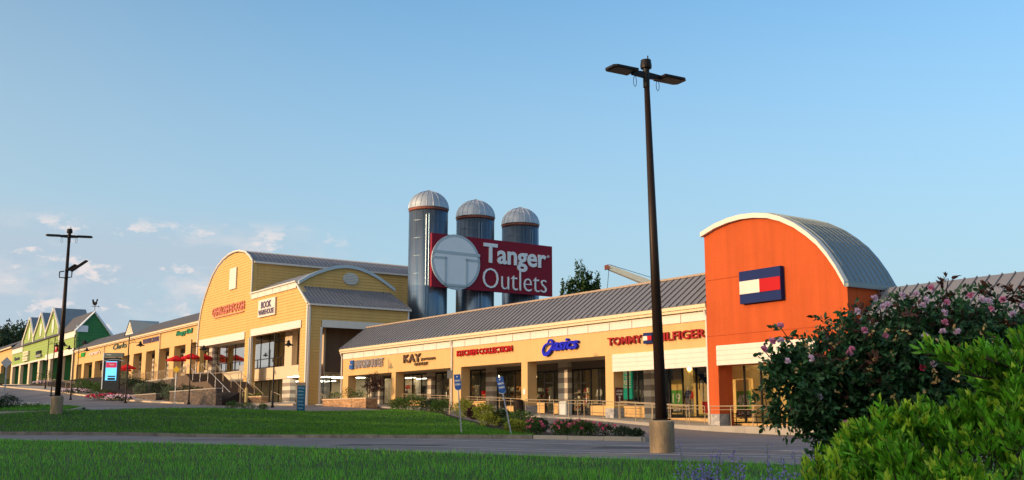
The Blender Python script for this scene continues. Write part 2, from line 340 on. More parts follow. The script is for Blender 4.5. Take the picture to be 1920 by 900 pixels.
def seam_roof(name, e0, e1, r0, r1, n, m, parent, th=.12, rib=.07, rw=.05):
    """roof slope: eave e0->e1, ridge r0->r1 with n standing seams"""
    e0, e1, r0, r1 = map(Vector, (e0, e1, r0, r1)); mb = MB(); nn = (e1 - e0).cross(r0 - e0).normalized()
    if nn.z < 0: nn = -nn
    dn = nn * th; mb.hexa([e0 - dn, e1 - dn, r1 - dn, r0 - dn, e0, e1, r1, r0])
    ax = (e1 - e0).normalized() * rw / 2
    for i in range(n + 1):
        k = i / n; a = e0.lerp(e1, k); b = r0.lerp(r1, k); u = nn * rib; a2 = a + nn * .003; b2 = b + nn * .003
        mb.hexa([a2 - ax, a2 + ax, b2 + ax, b2 - ax, a2 - ax + u, a2 + ax + u, b2 + ax + u, b2 - ax + u])
    return mb.build(name, m, parent)
def window(parent, fr, u0, u1, w0, w1, d, nu=1, bars=(), fw=.09, glass=None, name='window', w0b=None):
    mb = MB(); o = .05
    def bar(a, b, c, e): mb.prism(rect(a, b, c, e), fr, d - o, d + o)
    bar(u0, u1, w1 - fw, w1); bar(u0, u1, w0, w0 + fw)
    for i in range(nu + 1):
        u = u0 + (u1 - u0) * i / nu; h = fw / 2; a = max(u0, u - h); b = min(u1, u + h); bar(a, b, w0 + fw, w1 - fw)
    for w, k in bars:
        bar(u0 + fw, u1 - fw, w - .04, w + .04)
        for j in range(k): u = u0 + (u1 - u0) * (j + .5) / k; bar(u - .03, u + .03, w0 + fw, w - .04)
    f = mb.build(name, M_DARK, parent)
    g = MB(); g.prism(rect(u0 + .02, u1 - .02, w0 + .02, w1 - .02), fr, d - .01, d + .01); gp = g.build('pane', glass or M_GLASS, f)
    return f
# text as fitted solid lettering
def glyphs(body, bold=0.0, shear=0.0):
    cu = bpy.data.curves.new('txt', 'FONT'); cu.body = body; cu.offset = bold; cu.shear = shear; cu.resolution_u = 3; cu.size = 1
    ob = bpy.data.objects.new('txt', cu); COL.objects.link(ob); dg = bpy.context.evaluated_depsgraph_get(); me = ob.evaluated_get(dg).to_mesh()
    v = [tuple(x.co) for x in me.vertices]; f = [tuple(p.vertices) for p in me.polygons]
    e = {}
    for p in f:
        for i in range(len(p)):
            a, b = p[i], p[(i + 1) % len(p)]; e[(a, b)] = 1
    bd = [(a, b) for (a, b) in e if (b, a) not in e]
    bpy.data.objects.remove(ob); bpy.data.curves.remove(cu); return v, f, bd
def text(body, fr, u0, u1, w0, w1, d0, d1, m, parent, bold=0.0, shear=0.0, name='lettering'):
    """u0 is the left end as read, u1 the right; faces sit at depth d0"""
    v, f, bd = glyphs(body, bold, shear); xs = [a[0] for a in v]; ys = [a[1] for a in v]; x0, x1, y0, y1 = min(xs), max(xs), min(ys), max(ys)
    q = [(u0 + (a[0] - x0) / (x1 - x0) * (u1 - u0), w0 + (a[1] - y0) / (y1 - y0) * (w1 - w0)) for a in v]; n = len(q)
    mb = MB(); mb.add([fr(a, b, d0) for a, b in q] + [fr(a, b, d1) for a, b in q], f + [tuple(i + n for i in reversed(p)) for p in f] + [(b, a, a + n, b + n) for a, b in bd])
    return mb.build(name, m, parent, recalc=False)

# ------------------------------------------------------------------ the ground
def ground():
    xs = np.concatenate([[-3500, -1500, -700, -350, -230], np.arange(-180, 81, 1.5), [110, 200, 400, 900, 3500]])
    ys = np.concatenate([[-2500, -600, -200, -90], np.arange(-40, 130, 1.5), np.arange(130, 300, 5), [400, 700, 1500, 4500]])
    X, Y = np.meshgrid(xs, ys); Z = H(X, Y); nx, ny = len(xs), len(ys)
    v = np.stack([X, Y, Z], -1).reshape(-1, 3); i = np.arange(ny - 1)[:, None] * nx + np.arange(nx - 1)[None]
    f = np.stack([i, i + 1, i + nx + 1, i + nx], -1).reshape(-1, 4)
    me = bpy.data.meshes.new('ground'); me.from_pydata(v.tolist(), [], f.tolist()); me.polygons.foreach_set('use_smooth', [True] * len(f)); me.materials.append(M_ASPH)
    o = bpy.data.objects.new('ground', me); COL.objects.link(o); o['kind'] = 'structure'; ORG['ground'] = (0, 0, 0)
ground()
def resample(p, n):
    p = np.array(p, float); d = np.r_[0, np.cumsum(np.hypot(*np.diff(p, axis=0).T))]; q = np.linspace(0, d[-1], n)
    return np.stack([np.interp(q, d, p[:, 0]), np.interp(q, d, p[:, 1])], -1)
def patch_pts(A, B, n, m):
    a = resample(A, n); b = resample(B, n); k = np.linspace(0, 1, m)[:, None, None]; return a[None] * (1 - k) + b[None] * k
def patch(name, A, B, n, m, off, mt, skirt=.5, zf=None, crown=0.0, kind='structure'):
    q = patch_pts(A, B, n, m); z = H(q[..., 0], q[..., 1]) + off
    if crown: k = np.linspace(0, 1, m)[:, None]; z = z + crown * np.sin(np.pi * k)
    if zf is not None: z = zf(q, z)
    mb = MB(); vs = [(q[j, i, 0], q[j, i, 1], z[j, i]) for j in range(m) for i in range(n)]
    fs = [(j * n + i, j * n + i + 1, (j + 1) * n + i + 1, (j + 1) * n + i) for j in range(m - 1) for i in range(n - 1)]
    ring = [i for i in range(n)] + [j * n + n - 1 for j in range(1, m)] + [(m - 1) * n + i for i in range(n - 2, -1, -1)] + [j * n for j in range(m - 2, 0, -1)]
    lo = len(vs); vs += [(vs[i][0], vs[i][1], vs[i][2] - skirt) for i in ring]; r = len(ring)
    fs += [(ring[i], ring[(i + 1) % r], lo + (i + 1) % r, lo + i) for i in range(r)]
    mb.add(vs, fs); return struct(mb, name, mt, kind)
def kerb(pts, name='kerb', w=.16, h=.15, m=None, seg=1.8):
    p = np.array(pts, float); d = np.r_[0, np.cumsum(np.hypot(*np.diff(p, axis=0).T))]; n = max(2, int(d[-1] / seg)); mb = MB()
    for i in range(n):
        a = (d[-1] * i / n + .012, d[-1] * (i + 1) / n - .012); q = [np.array([np.interp(k, d, p[:, 0]), np.interp(k, d, p[:, 1])]) for k in a]
        t = q[1] - q[0]; nn = np.array([-t[1], t[0]]) / np.hypot(*t) * w / 2; zz = [H(*k) for k in q]; j = random.uniform(-.012, .012)
        pts4 = [q[0] - nn, q[1] - nn, q[1] + nn, q[0] + nn]; zs = [zz[0], zz[1], zz[1], zz[0]]
        mb.hexa([(a_[0], a_[1], z_ - .3) for a_, z_ in zip(pts4, zs)] + [(a_[0], a_[1], z_ + h + j) for a_, z_ in zip(pts4, zs)])
    return struct(mb, name, m or M_KERB)
def xy(px, Y): return ((px - 960) * Y / 1979.0, Y)
def sx(s, t): return P(s, t, 0)[:2]
def grass(name, quads, dens, h, w, mt, zoff):
    """tufts of blades scattered over a patch given by (A,B) polylines; dens(Y) per m2"""
    A, B = quads; n, m = 160, 60; q = patch_pts(A, B, n, m); c = q[:-1, :-1].reshape(-1, 2); e1 = (q[:-1, 1:] - q[:-1, :-1]).reshape(-1, 2); e2 = (q[1:, :-1] - q[:-1, :-1]).reshape(-1, 2)
    area = np.abs(e1[:, 0] * e2[:, 1] - e1[:, 1] * e2[:, 0]); vis = (np.abs(c[:, 0]) < c[:, 1] * .56 + 1.0) & (c[:, 1] > 1.5)
    cnt = RNG.poisson(area * dens(c[:, 1]) * vis); idx = np.repeat(np.arange(len(c)), cnt); k1, k2 = RNG.random((2, len(idx), 1)); p = c[idx] + e1[idx] * k1 + e2[idx] * k2
    N = len(p); z = H(p[:, 0], p[:, 1]) + zoff(p); ang = RNG.random(N) * 6.28; sc = (RNG.random(N) * .6 + .7) * (1 + .25 * np.sin(p[:, 0] * 1.7) * np.sin(p[:, 1] * 1.1)); far = np.clip(p[:, 1] / 20, .8, 2.6)
    hh = h * sc; ww = w * far * (RNG.random(N) * .5 + .75); lean = RNG.normal(0, .35, (N, 2)) * hh[:, None]
    b0 = np.c_[p[:, 0] - np.cos(ang) * ww, p[:, 1] - np.sin(ang) * ww, z - .02]; b1 = np.c_[p[:, 0] + np.cos(ang) * ww, p[:, 1] + np.sin(ang) * ww, z - .02]; tp = np.c_[p + lean, z + hh]
    mid = (b0 + b1) / 2 * .5 + tp * .5; mid[:, 2] += hh * .1; m0 = mid - (b1 - b0) * .38; m1 = mid + (b1 - b0) * .38
    v = np.stack([b0, b1, m1, m0, tp], 1).reshape(-1, 3); base = np.arange(N) * 5
    loops = np.stack([base, base + 1, base + 2, base + 3, base + 3, base + 2, base + 4], -1).reshape(-1)
    starts = np.stack([np.arange(N) * 7, np.arange(N) * 7 + 4], -1).reshape(-1)
    me = bpy.data.meshes.new(name); me.vertices.add(len(v)); me.vertices.foreach_set('co', v.reshape(-1)); me.loops.add(len(loops)); me.loops.foreach_set('vertex_index', loops); me.polygons.add(len(starts)); me.polygons.foreach_set('loop_start', starts)
    me.update(calc_edges=True); me.materials.append(mt); o = bpy.data.objects.new(name, me); COL.objects.link(o); o['kind'] = 'stuff'; return o

# foreground lawn
LA = [xy(-260, 40), xy(0, 37.6), xy(420, 29.5), xy(820, 22.8), xy(1240, 18.6), xy(1500, 16.6), (9.5, 13.5), (18, 8)]
LB = [(-24, 3), (-16, 1), (-8, -2), (-2, -3), (3, -3), (6, -3), (10, -3), (18, -3)]
patch('lawn', LA, LB, 60, 30, .09, M_SOIL, .3)
grass('grass', (LA, LB), lambda Y: np.clip(42000 / (Y ** 2 + 20), 45, 420), .075, .0042, M_GRASS, lambda p: .09)
grass('dry_grass', (LA, LB), lambda Y: np.clip(2600 / (Y ** 2 + 20), 3, 26), .07, .004, mat('dry straw blades', (.30, .30, .10), .8, var=.3, island=.3), lambda p: .09)
grass('coarse_grass', (LA, LB), lambda Y: np.clip(5200 / (Y ** 2 + 20), 5, 50), .095, .005, mat('coarse pale blades', (.13, .36, .05), .8, var=.4, vs=.6, island=.4, trans=.3), lambda p: .09)
# grass berm behind the lot
BA = [xy(-260, 49.5), xy(0, 48.6), xy(300, 48), xy(500, 47), xy(800, 44), xy(1000, 41.5)]
BB = [xy(-260, 55), xy(0, 54.5), xy(200, 58), xy(400, 67), xy(740, 81), xy(820, 74), xy(900, 62), xy(960, 53), xy(1000, 42.5)]
berm_z = lambda p: .12
patch('grass_berm', BA, BB, 90, 30, .12, M_SOIL, .4)
grass('grass', (BA, BB), lambda Y: np.clip(170 - Y * 1.3, 55, 110), .085, .0055, M_GRASS2, berm_z)
kerb([(a[0], a[1] - .1) for a in BA], 'kerb')
kerb([xy(1002, 41.3), xy(1100, 39.4), xy(1216, 37.2), (5.6, 38.5)], 'kerb', m=M_CONC)
MA = [xy(1000, 41.6), xy(1100, 39.6), xy(1212, 37.6)]
MBk = [xy(742, 81.3), xy(822, 74.3), xy(902, 62.3), xy(962, 53.3), xy(1004, 43.5)]
patch('planting_bed', [xy(745, 82), xy(822, 74.2), xy(902, 62.2), xy(962, 53.2), xy(1001, 42.3)], [sx(79, 39.6), sx(72, 39.8), sx(66, 39.0), sx(58, 36), (3.6, 47)], 50, 12, .10, M_MULCH, .4)
patch('planting_bed', MA, [(3.6, 47.2), (4.6, 43), (5.3, 38.6)], 30, 12, .10, M_MULCH, .4)
# small island by the left lamp post
IA = [xy(-120, 55.5), xy(60, 56), xy(120, 56.5), xy(158, 60)]; IB = [xy(-120, 66), xy(40, 66), xy(110, 65), xy(158, 61)]
patch('grass_island', IA, IB, 40, 14, .12, M_SOIL, .4)
grass('grass', (IA, IB), lambda Y: Y * 0 + 70, .08, .006, M_GRASS2, lambda p: .12)
kerb([xy(-120, 55.3), xy(60, 55.8), xy(122, 56.2), xy(160, 60.5), xy(112, 65.3)], 'kerb', m=M_CONC)
# parking lines on the lot
def pline(a, b, w=.10):
    a, b = np.array(a), np.array(b); t = b - a; n = np.array([-t[1], t[0]]) / np.hypot(*t) * w / 2; k = max(2, int(np.hypot(*t) / 1.0)); mb = MB(); vs = []
    for i in range(k + 1):
        c = a + t * i / k
        for sgn in (-1, 1): q = c + sgn * n; vs.append((q[0], q[1], H(*q) + .012))
    mb.add(vs, [(2 * i, 2 * i + 1, 2 * i + 3, 2 * i + 2) for i in range(k)]); return mb
lines = MB()
for s0 in range(-6, 60, 3):
    for a, b in (((s0, 20.5), (s0 + 0.0, 25.5)),):
        pa, pb = sx(*a), sx(*b)
        if pb[1] < 44 and pa[1] > 20: l = pline(pa, pb); lines.add(l.v, l.f)
l = pline(sx(-4, 20.4), sx(62, 20.4)); lines.add(l.v, l.f)
for a, b in ((xy(700, 32), xy(1500, 23)), (xy(900, 27.5), xy(1600, 21.0))): l = pline(a, b, .12); lines.add(l.v, l.f)
struct(lines, 'painted_markings', M_PAINT)
seal = MB()
for k in range(16):
    q = np.array(xy(random.uniform(100, 1450), random.uniform(24, 43))); d = np.array([random.uniform(-1, 1), random.uniform(-.5, .5)]); d /= np.hypot(*d)
    for i in range(random.randint(4, 9)):
        e = q + d * random.uniform(.6, 1.3); l = pline(q, e, random.uniform(.03, .06)); seal.add([(v[0], v[1], v[2] - .004) for v in l.v], l.f); q = e; a_ = random.uniform(-.5, .5); d = np.array([d[0] * math.cos(a_) - d[1] * math.sin(a_), d[0] * math.sin(a_) + d[1] * math.cos(a_)])
struct(seal, 'crack_sealing', mat('tar sealing', (.035, .033, .035), .6, var=.2))
pt = MB()
for (px, Y, w_, h_) in ((640, 33, 3.2, 1.6), (1120, 30, 2.2, 1.8), (330, 44, 5.0, 1.2)):
    x0, y0 = xy(px, Y); l = pline((x0, y0), (x0 + w_, y0 - w_ * .3), h_); pt.add([(v[0], v[1], v[2] - .006) for v in l.v], l.f)
struct(pt, 'asphalt_patch', mat('patched asphalt', (.085, .08, .082), .9, var=.2, vs=3, bump=.4, bs=20))

# walkway along the right-hand arcade (its level follows the ramp)
FLZ = [(20, -.40), (33, -.36), (42.5, -.32), (51, .10), (60, .36), (70, .76), (80, 1.14), (92, 1.46), (112, 1.9)]
def fl(s): return float(np.interp(s, [a for a, b in FLZ], [b for a, b in FLZ]))
def walk(name, s0, s1, t0, t1, m, deep=1.3):
    mb = MB(); n = max(2, int((s1 - s0) / 3)); S = np.linspace(s0, s1, n)
    for a, b in zip(S[:-1], S[1:]): mb.box(a, b - .01, t0, t1, fl(a) - deep, fl(a), fl(b) - deep, fl(b))
    return struct(mb, name, m)
walk('walkway', 16, 92.4, 40.9, 46.2, M_CONC)
walk('shop_floor', 16, 92.4, 46.2, 55, mat('dark shop floor', (.14, .12, .10), .5))
SWA = [sx(92.6, 38.9), sx(100, 34), sx(115, 31.5), sx(130, 30), sx(150, 28.5), sx(168, 27.2), sx(178, 27.5)]
SWB = [sx(92.6, 43), sx(100, 40.5), sx(115, 38), sx(130, 33.2), sx(150, 31.5), sx(168, 30.6), sx(178, 30)]
patch('sidewalk', SWA, SWB, 90, 8, .15, M_CONC, .4)
kerb([(a[0] * .998, a[1] * .998) for a in SWA], 'kerb', h=.16, m=mat('warm kerb concrete', (.55, .42, .28), .85, var=.12))
patch('planting_bed', [sx(178.2, 27.6), sx(186, 27.8), sx(193, 30), sx(197, 34)], [sx(178.2, 31), sx(186, 32), sx(192, 34), sx(196, 37)], 30, 8, .16, M_MULCH, .4)
kerb([sx(178.2, 27.4), sx(186, 27.6), sx(193, 29.8), sx(197.3, 34), sx(196, 37.2)], 'kerb', m=MATS['warm kerb concrete'])
patch('sidewalk', [sx(198, 40.6), sx(230, 41.2), sx(275, 41.6)], [sx(198, 47), sx(230, 47), sx(275, 47)], 40, 4, .15, M_CONC, .4)

# ------------------------------------------------------------------ right-hand arcade building
def arcade_window(b, s0, s1, z1, n, zs=None, t=46.0):
    zf = min(fl(s0), fl(s1)); return window(b, FT, s0, s1, zf + (.75 if zs is None else zs), z1, t, n)
def striped(b, s0, s1, t0=45.55, t1=46.05):
    MB().box(s0, s1, t0, t1, fl(s0) - .3, 4.3).build('banded_pillar', M_BAND, b)

def tube_light(s0, s1, t, z, label, grp='fluorescent ceiling lights'):
    o = thing('ceiling_light', label, 'light', P((s0 + s1) / 2, t, z), grp)
    MB().box(s0, s1, t - .13, t + .13, z, z + .06).build('housing', M_WHITE, o); MB().box(s0 + .03, s1 - .03, t - .1, t + .1, z - .04, z - .002).build('diffuser', M_LAMPW, o)
A = thing('arcade_building', 'long low cream arcade of shops with grey seamed roof, joined to the orange arched tower', 'building', P(66, 42.7, .5))
cols = [(42.32, 42.6), (50.83, 51.62), (60.2, 60.95), (69.1, 70.4), (79.75, 80.5), (89.05, 90.25)]
opn = [(42.6, 50.83, 2.97), (51.62, 60.2, 4.03), (60.95, 69.1, 4.03), (70.4, 79.75, 4.03), (80.5, 89.05, 4.03)]
out = [(42.3, 4.03), (90.3, 4.03), (90.3, 5.95), (42.3, 5.95)]
wall('front_wall', rect(42.32, 90.25, 4.03, 5.95), [], FT, 42.7, 43.2, M_STUC, A)
for a, b_ in cols:
    MB().box(a, b_, 42.7, 43.5, fl(a) - .9, 4.025).build('column', M_STUC, A)
    if a < 61: MB().box(a - .02, b_ + .02, 42.66, 43.54, fl(a) - .9, fl(a) + .62).build('column_base', M_STONEG, A)
mb = MB(); mb.box(42.35, 50.8, 42.62, 42.7, 2.97, 4.06); 
for k in range(4): mb.box(42.35, 50.8, 42.59, 42.62, 2.98 + k * .27, 2.98 + k * .27 + .25)
mb.build('white_infill_band', M_WHITE, A)
# frieze of white panels, gutter, fascia
fz = MB(); pn = 22
for i in range(pn):
    a = 42.4 + i * (47.8 / pn); fz.box(a + .03, a + 47.8 / pn - .03, 42.64, 42.69, 5.60, 6.08)
fz.box(42.32, 90.25, 42.70, 43.1, 5.955, 6.2)
fz.build('frieze', M_WHITE, A)
MB().box(42.3, 90.5, 42.38, 42.62, 6.32, 6.52).box(42.3, 90.5, 42.45, 42.9, 6.16, 6.30).build('gutter', mat('cream gutter', (.70, .55, .35), .5, var=.05), A)
for s in (42.45, 70.35, 90.3):
    mb = MB(); mb.tube([P(s, 42.45, 6.2), P(s, 42.5, 6.05), P(s, 42.6, 5.8), P(s, 42.6, fl(s) + .1)], .07, 8); mb.build('downpipe', M_WHITE, A)
for s in (47, 52, 56, 65, 74, 85):
    pass
seam_roof('roof', P(42.35, 42.45, 6.56), P(90.6, 42.45, 6.56), P(42.35, 45.3, 8.72), P(90.6, 45.3, 8.72), 80, M_ROOF, A, rib=.07, rw=.05)
MB().box(42.35, 90.6, 45.2, 45.5, 8.70, 8.83).build('ridge_cap', mat('tan ridge cap', (.36, .27, .20), .5, var=.1), A)
wall('side_wall', [(42.75, 4.03), (46.2, 4.03), (46.2, .5), (60, .5), (60, 8.3), (45.4, 8.6), (43.2, 6.7), (42.75, 6.2)], [], FS, 90.26, 90.0, M_STUC2, A)
MB().box(42.5, 90, 56, 56.3, 0, 8.3).build('rear_wall', M_WALLIN, A)
MB().box(42.5, 90, 45.5, 56.2, 8.2, 8.35).build('flat_roof', M_SHIN, A)
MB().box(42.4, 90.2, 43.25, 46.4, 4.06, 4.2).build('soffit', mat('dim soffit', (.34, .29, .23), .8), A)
MB().box(42.4, 90.2, 46.4, 56, 4.3, 4.45).build('ceiling', M_WALLIN, A)
# inner shop front: knee wall, bulkhead and openings
runs = [ # s0,s1,kind,ztop,panes,sill
    (44.4, 50.5, 'w', 3.62, 5, .35), (50.5, 51.2, 'p', 0, 0, 0), (51.2, 54.3, 'w', 3.62, 3, .80), (54.3, 55.5, 'k', 0, 0, 0), (55.5, 57.2, 'w', 3.55, 2, .75), (57.2, 59.3, 'd', 3.55, 2, 0), (59.3, 60.4, 'p', 0, 0, 0),
    (60.4, 61.5, 'w', 3.55, 1, .8), (61.5, 62.6, 'd', 3.55, 1, 0), (62.6, 63.9, 'w', 3.55, 1, .8), (63.9, 65.4, 'k', 0, 0, 0), (65.4, 67.6, 'w', 3.75, 2, .5), (67.6, 68.95, 'd', 3.75, 1, 0), (69.0, 69.95, 'p', 0, 0, 0),
    (69.95, 74.4, 'w', 4.0, 3, .75), (74.4, 76.2, 'k', 0, 0, 0), (76.2, 78.6, 'd', 4.0, 2, 0), (78.6, 79.4, 'p', 0, 0, 0), (79.4, 84.3, 'w', 4.0, 3, .6), (84.3, 86.6, 'k', 0, 0, 0), (86.6, 88.2, 'w', 3.9, 1, .1), (88.2, 90.2, 'p', 0, 0, 0)]
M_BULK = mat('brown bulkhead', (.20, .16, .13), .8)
def knee_(*a): MB().box(*a).build('knee_wall', M_STUC, A)
def bulk_(*a): MB().box(*a).build('bulkhead', M_BULK, A)
for s0, s1, k, zt, n, sl in runs:
    lo = min(fl(s0), fl(s1)) - .3
    if k == 'w':
        zf = min(fl(s0), fl(s1)); window(A, FT, s0 + .02, s1 - .02, zf + sl, zt, 46.0, n); knee_(s0, s1, 45.93, 46.12, lo, zf + sl - .02); bulk_(s0, s1, 45.93, 46.12, zt + .01, 4.3)
    elif k == 'd':
        zf = min(fl(s0), fl(s1)); f = window(A, FT, s0 + .02, s1 - .02, zf + .02, zt, 46.0, n, bars=((zf + 2.25, 0),), name='door', fw=.12); bulk_(s0, s1, 45.93, 46.12, zt + .01, 4.3)
        MB().tube([P(s0 + .35, 45.86, zf + .9), P(s0 + .35, 45.86, zf + 1.3)], .025, 6).build('handle', M_GALV, f)
    elif k == 'k': knee_(s0, s1, 45.93, 46.12, lo, 4.3)
    else: striped(A, s0, s1)


def stand(rack, s, t, z, label, grp):
    pass
# goods inside: shelving with boxes, one display per bay
def shelf_display(s, t, label, cols_, wdt=2.2, hgt=1.7, glow=None):
    z = fl(s); d = thing('display_shelf', label, 'shelf', P(s, t, z), 'shop displays behind the glass')
    mb = MB()
    for k in range(4): mb.box(s - wdt / 2, s + wdt / 2, t, t + .4, z + .25 + k * hgt / 4, z + .29 + k * hgt / 4)
    for e in (-1, 1): mb.box(s + e * wdt / 2 - .03, s + e * wdt / 2 + .03, t, t + .4, z, z + hgt + .2)
    mb.build('rack', M_WALLIN, d)
    for ci, c in enumerate(cols_):
        g = MB()
        for k in range(4):
            u = s - wdt / 2 + .1 + random.random() * .2
            while u < s + wdt / 2 - .3:
                w = random.uniform(.1, .3); hh = random.uniform(.12, .34)
                if random.randrange(len(cols_)) == ci: g.box(u, u + w, t + .04, t + .34, z + .292 + k * hgt / 4, z + .292 + k * hgt / 4 + hh)
                u += w + .04
        if g.v: o = g.build('merchandise', c, d); o['kind'] = 'stuff'
    return d
oc = mat('orange box', (.75, .28, .05), .7); wc = mat('cream box', (.75, .65, .48), .7); gc = mat('dark green box', (.03, .16, .09), .7)
shelf_display(61.3, 48.2, 'stocked shoe shelf behind the glass doors under the blue sign', [wc, M_CLO[1], M_RED, oc])
shelf_display(64.9, 47.2, 'shelf of red and orange goods in the window left of the shop door', [oc, M_RED, wc])
shelf_display(68.2, 47.2, 'crowded cream and brown gift shelf in the shop under the red capitals window', [wc, M_BROWN, oc])
shelf_display(75.6, 47.4, 'sparse shelf with orange and cream boxes in the shop under the red capitals window', [oc, wc, gc])
shelf_display(73.0, 47.6, 'low shelf of brown and red goods in the shop under the red capitals window', [M_BROWN, M_RED, oc], hgt=1.2)
shelf_display(79.8, 48.5, 'shelf glimpsed through the shop under the bronze letters door', [wc, M_BROWN])
shelf_display(84.5, 48.5, 'shelf behind the purple tree in the shop under the bronze letters window', [M_CLO[1], wc, M_BROWN])
shelf_display(88.5, 48.5, 'clothing rack shelf in the arcade end shop', M_CLO[:4])
for i, t in enumerate((46.9, 48.6, 50.5)):
    tube_light(86.9, 95.5 if False else 89.9, t, 3.95 - .0, 'ceiling light strip in the arcade end shop, %s from the glass' % ('nearest', 'second', 'third')[i])
for s0_, s1_, t_, lb_ in ((45.0, 47.4, 47.2, 'added fill light strip over the woman poster'), (47.6, 50.3, 47.2, 'added fill light strip over the two mannequins by the yellow partition'), (51.6, 55.0, 47.2, 'added fill light strip over the teal banner'), (66.5, 69.4, 47.0, 'added fill light strip in the shop under the red capitals window'), (60.8, 64.5, 47.0, 'added fill light strip inside the shoe shop'), (71.5, 76.0, 47.4, 'added fill light strip behind the tall shop under the red capitals windows')):
    tube_light(s0_, s1_, t_, 4.1, lb_)  # these strips are added to brighten the dark shop interiors
for (s, t, z, lb) in ((57.8, 48.0, 3.6, 'warm round lamp glowing over the shoe shop doors'), (72.2, 48.2, 3.5, 'amber globe lamp in the shop under the red capitals'), (66.4, 47.8, 3.3, 'small warm spot lamp in the shop under the red capitals display window'), (50.0, 48.5, 3.3, 'small warm ceiling lamp above the mannequins right of the teal banner')):
    o = thing('pendant_lamp', lb, 'lamp', P(s, t, z), 'lamps glowing inside the shops'); MB().lathe(P(s, t, z), [(.02, .16), (.10, .13), (.15, .04), (.15, -.04), (.10, -.12), (.02, -.15)], 12).build('globe', M_LAMPO, o, True); MB().tube([P(s, t, z + .15), P(s, t, 4.3)], .012, 5).build('cord', M_BLACK, o)

# ------------------------------------------------------------------ orange arched tower
T = thing('arched_tower', 'orange stucco tower with an arched metal roof and a flag panel', 'building', P(37.4, 42.7, -.3))
arc = [(32.62, 6.75), (33.1, 7.6), (33.62, 8.35), (34.2, 9.03), (34.86, 9.6), (35.6, 10.14), (36.54, 10.63), (37.4, 10.93), (38.34, 11.10), (39.3, 11.17), (40.28, 11.12), (41.3, 10.95), (42.4, 10.62)]
arcO = [(a, b - .25) for a, b in arc]
wall('front_wall', [(42.3, 10.37), (42.3, -1.3), (41.53, -1.3), (41.53, 2.95), (34.66, 2.95), (34.66, -1.3), (32.6, -1.3)] + [(a, b) for a, b in arcO[:-1]], [], FT, 42.48, 43.2, M_ORG, T)
mb = MB()
for i in range(len(arc) - 1):
    (a, b), (c, d) = arc[i], arc[i + 1]
    mb.hexa([P(a, 42.25, b - .27), P(c, 42.25, d - .27), P(c, 42.6, d - .27), P(a, 42.6, b - .27), P(a, 42.25, b), P(c, 42.25, d), P(c, 42.6, d), P(a, 42.6, b)])
mb.build('arch_trim', M_WHITE, T)
arc2 = [(32.2, 6.55)] + arc
def barrel(name, prof, t0, t1, step, m, parent, th=.1, rib=.07):
    mb = MB(); n = len(prof)
    for i in range(n - 1):
        (a, b), (c, d) = prof[i], prof[i + 1]
        mb.hexa([P(a, t0, b - th), P(c, t0, d - th), P(c, t1, d - th), P(a, t1, b - th), P(a, t0, b), P(c, t0, d), P(c, t1, d), P(a, t1, b)])
    t = t0 + step / 2
    while t < t1:
        for i in range(n - 1):
            (a, b), (c, d) = prof[i], prof[i + 1]
            mb.hexa([P(a, t - .03, b + .003), P(c, t - .03, d + .003), P(c, t + .03, d + .003), P(a, t + .03, b + .003), P(a, t - .03, b + rib), P(c, t - .03, d + rib), P(c, t + .03, d + rib), P(a, t + .03, b + rib)])
        t += step
    return mb.build(name, m, parent)
M_ROOFT = mat('blue grey arched roof', (.20, .24, .255), .4, .5, var=.1, vs=.4)
barrel('roof', arc, 42.62, 46.5, .42, M_ROOFT, T)
MB().box(32.4, 32.62, 42.3, 46.5, 6.45, 6.62).build('gutter', M_ROOFT, T)
wall('side_wall', rect(43.2, 50, -1.3, 6.6), [], FS, 32.6, 32.9, M_ORG, T)
wall('rear_wall', [(42.2, 0)] + [(42.2, 10.5)] + [(a, b - .1) for a, b in reversed(arc[:-1])] + [(32.7, 0)], [], FT, 46.45, 46.3, M_ORG, T)
mb = MB(); mb.box(34.66, 41.5, 42.36, 42.46, 2.97, 4.07)
for k in range(4): mb.box(34.66, 41.5, 42.33, 42.36, 2.98 + k * .27, 2.98 + k * .27 + .25)
mb.build('white_infill_band', M_WHITE, T)
MB().box(41.52, 42.32, 42.44, 43.24, -1.0, .32).build('column_base', M_STONEG, T)
MB().box(32.6, 34.7, 42.44, 43.24, -1.0, .32).build('column_base', M_STONEG, T)
MB().box(41.55, 42.28, 43.2, 43.6, -1.2, 4.0).build('inner_wall', M_ORG, T)
window(T, FT, 34.9, 42.25, -.2, 3.6, 44.0, 6)
MB().box(34.7, 42.3, 43.9, 44.1, -1, -.21).build('knee_wall', M_STUC, T); MB().box(34.7, 42.3, 43.9, 44.1, 3.61, 4.2).build('bulkhead', M_STUC, T)
MB().box(33, 44.3, 45.9, 46.0, -1, 4.2).build('back_wall', M_WALLY, T)
MB().box(33, 42.3, 43.2, 46.2, 4.15, 4.25).build('ceiling', M_WALLIN, T)
tube_light(36.5, 42.1, 44.9, 4.0, 'added fill light strip inside the orange tower shop')  # strip added as fill so the tower shop interior shows
MB().box(39.7, 42.3, 42.472, 42.479, 7.78, 7.81).box(32.8, 42.3, 42.472, 42.479, 4.62, 4.645).build('stucco_joint', mat('joint shadow orange', (.26, .045, .015), .9), T)
fg = thing('flag_sign', 'large red white and navy flag panel on the orange tower', 'sign', P(38, 42.3, 7.1))
MB().box(36.55, 39.45, 42.18, 42.46, 6.2, 7.97).build('cabinet', M_NAVY, fg)
MB().box(38.0, 39.42, 42.15, 42.178, 6.72, 7.42).build('white_block', M_WHITE, fg)
MB().box(36.57, 38.0, 42.15, 42.178, 6.72, 7.42).build('red_block', M_RED, fg)
